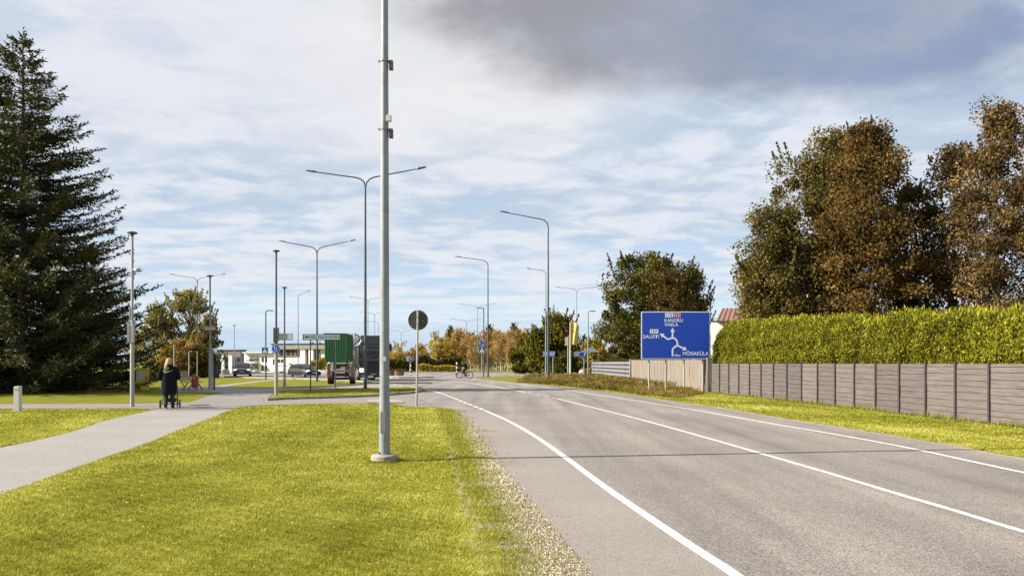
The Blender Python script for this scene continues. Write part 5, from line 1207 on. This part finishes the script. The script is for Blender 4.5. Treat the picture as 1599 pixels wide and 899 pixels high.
fr = thing('post_frame', 'white goal-like frame of two thin posts and a bar behind the red litter bin', 'post frame', (X(302, 74), 74, 0)); q9 = 74/FX
mb = MB(); mb.tube([(-6.5*q9, 0, 0), (-6.5*q9, 0, H(548.5, 74)), (6.5*q9, 0, H(548.5, 74)), (6.5*q9, 0, 0)], .055, 6); mb.build('frame', M_galvl, fr)
wp = thing('white_post', 'thin white post rising above the shoulder of the person with the pram', 'post', (X(272.3, 70), 70, 0)); mb = MB(); mb.tube([(0, 0, 0), (0, 0, H(538, 70))], .06, 8); mb.build('post', M_galvl, wp)
# bench and litter bin
Zb = 43.5; qb = Zb/FX; bn = thing('bench', 'wooden slatted bench with crossed legs, seen from its end, beside the red litter bin', 'bench', (X(297, Zb), Zb, 0), R(4)); Wd = mat('bench_wood', (.30, .22, .14), .75, var=.25, scale=3, stretch=(.5, 4, 4))
for s in (-1, 1):
    mb = MB(); mb.tube([(s*.42, 0, 0), (s*.12, 0, .46)], .035, 6); mb.tube([(s*.42, .9, 0), (s*.12, .9, .46)], .035, 6); mb.build('leg', M_grey if s > 0 else Wd, bn)
mb = MB()
for k in range(5): mb.box(-.26+k*.13, .45, .48, .11, 1.7, .04)
mb.build('seat', Wd, bn, bevel=.008)
mb = MB(); t = R(28); Mr = Matrix.Translation((-.33, .45, .52)) @ Matrix.Rotation(-t, 4, 'Y')
for k in range(5): mb.box(0, 0, .08+k*.13, .035, 1.7, .10, Mr)
mb.build('backrest', Wd, bn)
mb = MB(); mb.tube([(-.12, -.35, .1), (-.62, -.35, .98)], .03, 6); mb.tube([(-.12, 1.2, .1), (-.62, 1.2, .98)], .03, 6); mb.build('back_support', Wd, bn)
rb_ = thing('litter_bin', 'red metal litter bin with a round opening in front of the bench', 'litter bin', (X(305.2, 42.6), 42.6, 0)); mr = mat('bin_red', (.28, .022, .025), .45, var=.15)
hb = H(585.5, 42.6)
mb = MB(); mb.prism(rrect(0, hb-.37, .30, .66, .10), -.14, .14); mb.build('body', mr, rb_, bevel=.01)
mb = MB(); n = 12; mb.tube([(.165*math.cos(math.pi*k/n), 0, hb-.13+.14*math.sin(math.pi*k/n)) for k in range(n+1)], .022, 6); mb.tube([(-.165, 0, 0), (-.165, 0, hb-.12)], .022, 6); mb.tube([(.165, 0, 0), (.165, 0, hb-.12)], .022, 6); mb.build('frame', M_galvl, rb_)
mb = MB(); disc(mb, 0, hb-.15, .055, -.146, -.14, 16); mb.build('opening', M_galvl, rb_)
for (px, Z, h_, lab) in ((746.5, 86, .3, 'x'),): pass

# ------------------------------------------------------------------ people
def skin_fig(name, J, bones, mat_, parent, sub=2, smooth=True):
    names = list(J); me = bpy.data.meshes.new(name); me.from_pydata([J[n][:3] for n in names], [(names.index(a), names.index(b)) for a, b in bones], [])
    o = bpy.data.objects.new(name, me); C.objects.link(o)
    md = o.modifiers.new('s', 'SKIN'); md.use_smooth_shade = True; md.branch_smoothing = .6
    for i, n in enumerate(names): d = me.skin_vertices[0].data[i]; d.radius = (J[n][3], J[n][3]) if len(J[n]) == 4 else (J[n][3], J[n][4])
    me.skin_vertices[0].data[0].use_root = True
    o.modifiers.new('u', 'SUBSURF').levels = sub; o.modifiers['u'].render_levels = sub
    bpy.context.view_layer.update(); dg = bpy.context.evaluated_depsgraph_get(); m2 = bpy.data.meshes.new_from_object(o.evaluated_get(dg))
    o.modifiers.clear(); o.data = m2; m2.name = name; m2.materials.clear(); m2.materials.append(mat_); m2.shade_smooth(); o.parent = parent; return o
M_skin = mat('skin', (.50, .30, .22), .6, var=.05); M_cloth = mat('black_cloth', (.008, .009, .013), .95, var=.4, scale=20, bump=.3); M_cloth.node_tree.nodes['Principled BSDF'].inputs['Specular IOR Level'].default_value = .15; M_trous = mat('dark_trousers', (.018, .018, .022), .9, var=.3)
def hand(J, B, key, w, d, side):
    w = Vector(w); d = Vector(d).normalized(); sd = d.cross(Vector((0, 0, 1))).normalized(); pm = w+d*.05; J[key+'p'] = (*pm, .026, .018); B.append((key, key+'p'))
    for i, (o_, l) in enumerate(((-.028, .07), (-.010, .08), (.010, .075), (.027, .06))):
        a = pm+sd*o_+d*.035; b = a+d*l*.5+Vector((0, 0, -.012)); c_ = b+d*l*.3+Vector((0, 0, -.025))
        for k, p_, r_ in ((0, a, .010), (1, b, .009), (2, c_, .008)): J[f'{key}{i}{k}'] = (*p_, r_)
        B += [(key+'p', f'{key}{i}0'), (f'{key}{i}0', f'{key}{i}1'), (f'{key}{i}1', f'{key}{i}2')]
    a = w+sd*side*.03+d*.03; b = a+sd*side*.02+d*.035; J[key+'t0'] = (*a, .011); J[key+'t1'] = (*b, .009); B += [(key, key+'t0'), (key+'t0', key+'t1')]
def pram_person():
    Z = 26.0; o = thing('person', 'person with long blond hair and black coat with white swoosh, pushing a pram', 'person', (X(264.5, Z), Z, 0), R(20))
    J = dict(pelvis=(0, 0, .93, .13, .11), belly=(0, .0, 1.08, .125, .10), chest=(0, .02, 1.28, .155, .11), neckb=(0, .02, 1.43, .07), neck=(0, .03, 1.50, .05), head=(0, .045, 1.60, .088), top=(0, .04, 1.68, .07),
        hipL=(-.09, 0, .88, .095), kneeL=(-.10, .08, .50, .062), ankL=(-.10, -.10, .13, .042), toeL=(-.10, .03, .05, .038), hipR=(.09, 0, .88, .095), kneeR=(.10, -.02, .49, .062), ankR=(.11, .08, .09, .042), toeR=(.11, .21, .04, .038),
        shL=(-.18, .02, 1.38, .065), elL=(-.27, .04, 1.11, .048), wrL=(-.20, .27, 1.02, .030), shR=(.18, .02, 1.38, .065), elR=(.27, .04, 1.11, .048), wrR=(.20, .27, 1.02, .030))
    B = [('pelvis', 'belly'), ('belly', 'chest'), ('chest', 'neckb'), ('neckb', 'neck'), ('neck', 'head'), ('head', 'top')]
    for s in 'LR': B += [('pelvis', 'hip'+s), ('hip'+s, 'knee'+s), ('knee'+s, 'ank'+s), ('ank'+s, 'toe'+s), ('chest', 'sh'+s), ('sh'+s, 'el'+s), ('el'+s, 'wr'+s)]
    hand(J, B, 'wrL', J['wrL'][:3], (.1, 1, -.1), 1); hand(J, B, 'wrR', J['wrR'][:3], (-.1, 1, -.1), -1)
    skin_fig('body', J, B, M_skin, o)
    # face looks away from the road: features still modelled
    mb = MB(); 
    for s in (-1, 1): mb.loft([(s*.032, .128, 1.612+.011*math.sin(a), .012*math.cos(a)+.0005, .008*math.cos(a)+.0005) for a in [R(-90+30*k) for k in range(7)]], 8)
    mb.build('eyes', M_white, o); mb = MB(); mb.tube([(0, .125, 1.61), (0, .15, 1.575), (0, .128, 1.568)], [.008, .015, .01], 6); mb.build('nose', M_skin, o)
    # coat
    mb = MB(); S = [(0, 0, .50, .225, .165), (0, 0, .62, .24, .175), (0, 0, .80, .245, .175), (0, 0, .95, .235, .165), (0, 0, 1.10, .225, .155), (0, .01, 1.25, .235, .155), (0, .015, 1.36, .235, .145), (0, .02, 1.42, .19, .125), (0, .02, 1.47, .11, .10), (0, .02, 1.50, .085, .09)]
    mb.loft(S, 28); mb.build('coat', M_cloth, o, smooth=True)
    mb = MB()
    for s in (-1, 1): mb.tube([(s*.16, .02, 1.40), (s*.225, .02, 1.34), (s*.27, .0, 1.20), (s*.295, .02, 1.08), (s*.27, .14, 1.03), (s*.22, .235, 1.02)], [.07, .085, .08, .075, .062, .05], 12)
    mb.build('sleeves', M_cloth, o, smooth=True)
    mb = MB(); mb.loft([(0, -.02, 1.40, .13, .11), (0, -.05, 1.46, .15, .12), (0, -.04, 1.52, .12, .10)], 18); mb.build('hood', M_cloth, o, smooth=True)
    mb = MB()                                         # curved swoosh on the back
    up = [(-.16, 1.325), (-.135, 1.285), (-.10, 1.268), (-.05, 1.272), (.02, 1.292), (.08, 1.312), (.14, 1.333)]; lo_ = [(-.163, 1.30), (-.145, 1.255), (-.105, 1.232), (-.05, 1.238), (.02, 1.270), (.08, 1.303), (.14, 1.332)]
    yb_ = lambda x_, z_: .008-.172*math.sqrt(max(0, 1-(x_/.255)**2))-.006
    vs = []; K_ = 24
    for i in range(K_+1):
        t = i/K_*6; j = min(5, int(t)); f = t-j
        for c_ in (up, lo_): a_ = c_[j][0]*(1-f)+c_[j+1][0]*f; b_ = c_[j][1]*(1-f)+c_[j+1][1]*f; vs.append((a_, yb_(a_, b_), b_))
    mb.add(vs, [(2*i, 2*i+2, 2*i+3, 2*i+1) for i in range(K_)]); mb.build('swoosh', M_white, o)
    Mh = mat('blond_hair', (.33, .225, .11), .7, var=.35, scale=14, stretch=(3, 3, .4)); mb = MB()
    mb.loft([(-.07, -.115, 1.28, .03, .02), (-.07, -.12, 1.34, .065, .035), (-.055, -.10, 1.44, .085, .055), (-.03, -.06, 1.52, .10, .09), (-.01, .0, 1.58, .105, .115), (0, .02, 1.65, .105, .118), (0, .03, 1.71, .075, .08), (0, .03, 1.735, .03, .03)], 20); mb.build('hair', Mh, o, smooth=True)
    mb = MB()
    for s, sx in (('L', -1), ('R', 1)):
        h_, k_, a_ = (Vector(J[n+s][:3]) for n in ('hip', 'knee', 'ank')); mb.tube([h_, h_.lerp(k_, .5), k_, k_.lerp(a_, .5), a_+Vector((0, 0, .0))], [.11, .095, .08, .072, .062], 12)
    mb.build('trousers', M_trous, o, smooth=True)
    for s in 'LR':
        a_, t_ = Vector(J['ank'+s][:3]), Vector(J['toe'+s][:3]); mb = MB(); mb.tube([a_+Vector((0, -.05, -.03)), a_+Vector((0, 0, -.02)), t_+Vector((0, .04, 0)), t_+Vector((0, .08, -.01))], [.045, .052, .045, .02], 10); sh = mb.build('shoe', M_black, o, smooth=True)
        mb = MB(); c_ = (a_+t_)/2; c_.z = min(a_.z, t_.z)-.035; mb.box(c_.x, c_.y+.02, max(.012, c_.z), .085, .29, .022); mb.build('sole', M_white, sh)
    # pram
    p = thing('pram', 'black four-wheeled pram being pushed along the footpath', 'pram', (X(264.5, Z)-.47*math.sin(R(20)), Z+.47*math.cos(R(20)), 0), R(20))
    def pw(x, y, r):
        n = 26; t = MB(); t.tube([(x, y+r*.93*math.cos(2*math.pi*k/n), r+r*.93*math.sin(2*math.pi*k/n)) for k in range(n+1)], r*.13, 8, False); w_ = t.build('wheel', M_rubber, p, smooth=True)
        s_ = MB(); s_.cyl((x-.03, y, r), (x+.03, y, r), .028, n=10)
        for k in range(8): a = k*math.pi/4; s_.cyl((x, y, r), (x, y+r*.88*math.cos(a), r+r*.88*math.sin(a)), .007, n=4)
        s_.build('spokes', M_galv, w_)
    for s in (-1, 1): pw(s*.31, 0, .155); pw(s*.19, .62, .115)
    f = MB(); f.cyl((-.31, 0, .155), (.31, 0, .155), .015, n=8); f.cyl((-.19, .62, .115), (.19, .62, .115), .012, n=8)
    for s in (-1, 1): f.tube([(s*.26, 0, .16), (s*.22, .22, .42), (s*.2, .5, .55)], .015, 6); f.tube([(s*.19, .62, .12), (s*.22, .22, .45), (s*.22, -.2, .95), (s*.2, -.26, 1.02)], .015, 6)
    f.build('frame', M_grey, p); f = MB(); f.tube([(-.2, -.26, 1.02), (-.19, -.30, 1.03), (.19, -.30, 1.03), (.2, -.26, 1.02)], .018, 8); f.build('handlebar', M_black, p)
    f = MB(); f.loft([(0, .32, .48, .17, .36), (0, .32, .62, .21, .42), (0, .32, .72, .22, .43), (0, .32, .72, .19, .40), (0, .32, .60, .17, .36)], 22); f.build('carrycot', M_cloth, p, smooth=True)
    f = MB(); vs = [];
    for i in range(9):
        a = math.pi*i/8
        for j in range(7): b = R(5+85*j/6); vs.append((-.22*math.cos(a), .12-.1+.30*math.cos(b)*-1+.34, .72+.30*math.sin(a)*math.sin(b)))
    f.add(vs, [(i*7+j, i*7+j+1, (i+1)*7+j+1, (i+1)*7+j) for i in range(8) for j in range(6)]); f.build('sunshade', M_cloth, p, smooth=True)
    f = MB(); f.box(0, .28, .28, .36, .5, .14); f.build('basket', M_black, p, bevel=.03)
pram_person()
def cyclist():
    Z = 80; s_ = 1.03; o = thing('bicycle', 'dark bicycle crossing the junction from right to left', 'bicycle', (X(725.8, Z), Z, 0)); r = .345
    xs = (-.53, .53)
    for x_ in xs:
        n = 30; t = MB(); t.tube([(x_+r*.95*math.cos(2*math.pi*k/n), 0, r+r*.95*math.sin(2*math.pi*k/n)) for k in range(n+1)], .036, 8, False); w_ = t.build('wheel', M_rubber, o, smooth=True)
        q_ = MB()
        for k in range(14): a = k*math.pi/7; q_.cyl((x_, .02*(-1)**k, r), (x_+r*.9*math.cos(a), 0, r+r*.9*math.sin(a)), .004, n=4)
        q_.cyl((x_, -.05, r), (x_, .05, r), .03, n=10); q_.build('spokes', M_galv, w_)
    f = MB(); bb = (.08, 0, .30); st = (.20, 0, .86); hd = (-.36, 0, .86); hl = (-.40, 0, .70)
    for a, b in ((bb, st), (bb, hl), (st, hd), (hd, hl), (bb, (.53, 0, r)), ((.18, 0, .78), (.53, 0, r)), (hl, (-.53, 0, r))): f.cyl(a, b, .02, n=8)
    f.build('frame', M_black, o); f = MB(); f.tube([hd, (-.36, 0, 1.02), (-.42, 0, 1.05)], .016, 6); f.tube([(-.36, -.28, 1.04), (-.44, -.1, 1.05), (-.44, .1, 1.05), (-.36, .28, 1.04)], .015, 6); f.build('handlebar', M_black, o)
    f = MB(); f.box(.22, 0, .95, .26, .13, .05); f.cyl(st, (.215, 0, .94), .014, n=6); f.build('saddle', M_black, o, bevel=.02)
    f = MB(); f.cyl((.08, -.06, .30), (.08, .06, .30), .09, n=14); f.box(.08, -.13, .14, .10, .08, .02); f.box(.08, .13, .46, .10, .08, .02); f.build('pedals', M_grey, o)
    p = thing('person', 'cyclist in dark clothes and helmet leaning forward over the handlebar', 'person', (X(725.8, Z), Z, 0))
    J = dict(pelvis=(.20, 0, 1.02, .12, .13), belly=(.12, 0, 1.14, .11, .12), chest=(-.02, 0, 1.34, .12, .15), neckb=(-.12, 0, 1.45, .06), neck=(-.16, 0, 1.50, .05), head=(-.22, 0, 1.59, .085), top=(-.22, 0, 1.67, .07),
        hipL=(.18, -.09, .98, .09), kneeL=(-.16, -.11, .70, .062), ankL=(.08, -.13, .26, .042), toeL=(-.07, -.13, .18, .038), hipR=(.18, .09, .98, .09), kneeR=(-.20, .11, .92, .062), ankR=(.08, .13, .55, .042), toeR=(-.06, .13, .49, .038),
        shL=(-.06, -.17, 1.38, .06), elL=(-.22, -.24, 1.18, .045), wrL=(-.38, -.25, 1.09, .03), shR=(-.06, .17, 1.38, .06), elR=(-.22, .24, 1.18, .045), wrR=(-.38, .25, 1.09, .03))
    B = [('pelvis', 'belly'), ('belly', 'chest'), ('chest', 'neckb'), ('neckb', 'neck'), ('neck', 'head'), ('head', 'top')]
    for s in 'LR': B += [('pelvis', 'hip'+s), ('hip'+s, 'knee'+s), ('knee'+s, 'ank'+s), ('ank'+s, 'toe'+s), ('chest', 'sh'+s), ('sh'+s, 'el'+s), ('el'+s, 'wr'+s)]
    hand(J, B, 'wrL', J['wrL'][:3], (-1, .1, -.2), 1); hand(J, B, 'wrR', J['wrR'][:3], (-1, -.1, -.2), -1); skin_fig('body', J, B, M_skin, p)
    mb = MB(); V_ = lambda n: Vector(J[n][:3])
    mb.tube([V_('pelvis')+Vector((.04, 0, -.05)), V_('belly'), V_('chest'), V_('neckb')], [.15, .155, .185, .08], 14)
    for s in 'LR': mb.tube([V_('sh'+s), V_('el'+s), V_('wr'+s)], [.085, .065, .048], 10)
    mb.build('jacket', M_cloth, p, smooth=True); mb = MB()
    for s in 'LR': mb.tube([V_('pelvis').lerp(V_('hip'+s), .8), V_('hip'+s).lerp(V_('knee'+s), .5), V_('knee'+s), V_('ank'+s)], [.125, .105, .082, .06], 10)
    mb.build('trousers', M_trous, p, smooth=True)
    for s in 'LR': mb = MB(); mb.tube([V_('ank'+s)+Vector((.05, 0, -.03)), V_('toe'+s), V_('toe'+s)+Vector((-.06, 0, -.01))], [.05, .048, .02], 8); mb.build('shoe', M_black, p, smooth=True)
    mb = MB(); mb.loft([(-.21, 0, 1.60, .115, .10), (-.21, 0, 1.66, .118, .10), (-.21, 0, 1.71, .09, .075), (-.21, 0, 1.735, .03, .03)], 16); mb.build('helmet', M_black, p, smooth=True)
    mb = MB(); mb.loft([(.16, 0, 1.22, .1, .13), (.14, 0, 1.35, .13, .15), (.08, 0, 1.50, .10, .13), (.06, 0, 1.54, .05, .08)], 14); mb.build('backpack', M_cloth, p, smooth=True)
    for q_ in (o, p): q_.scale = (s_,)*3
cyclist()
# unused templates of the far wood stand where the first tree of their kind was placed
bpy.context.view_layer.update()
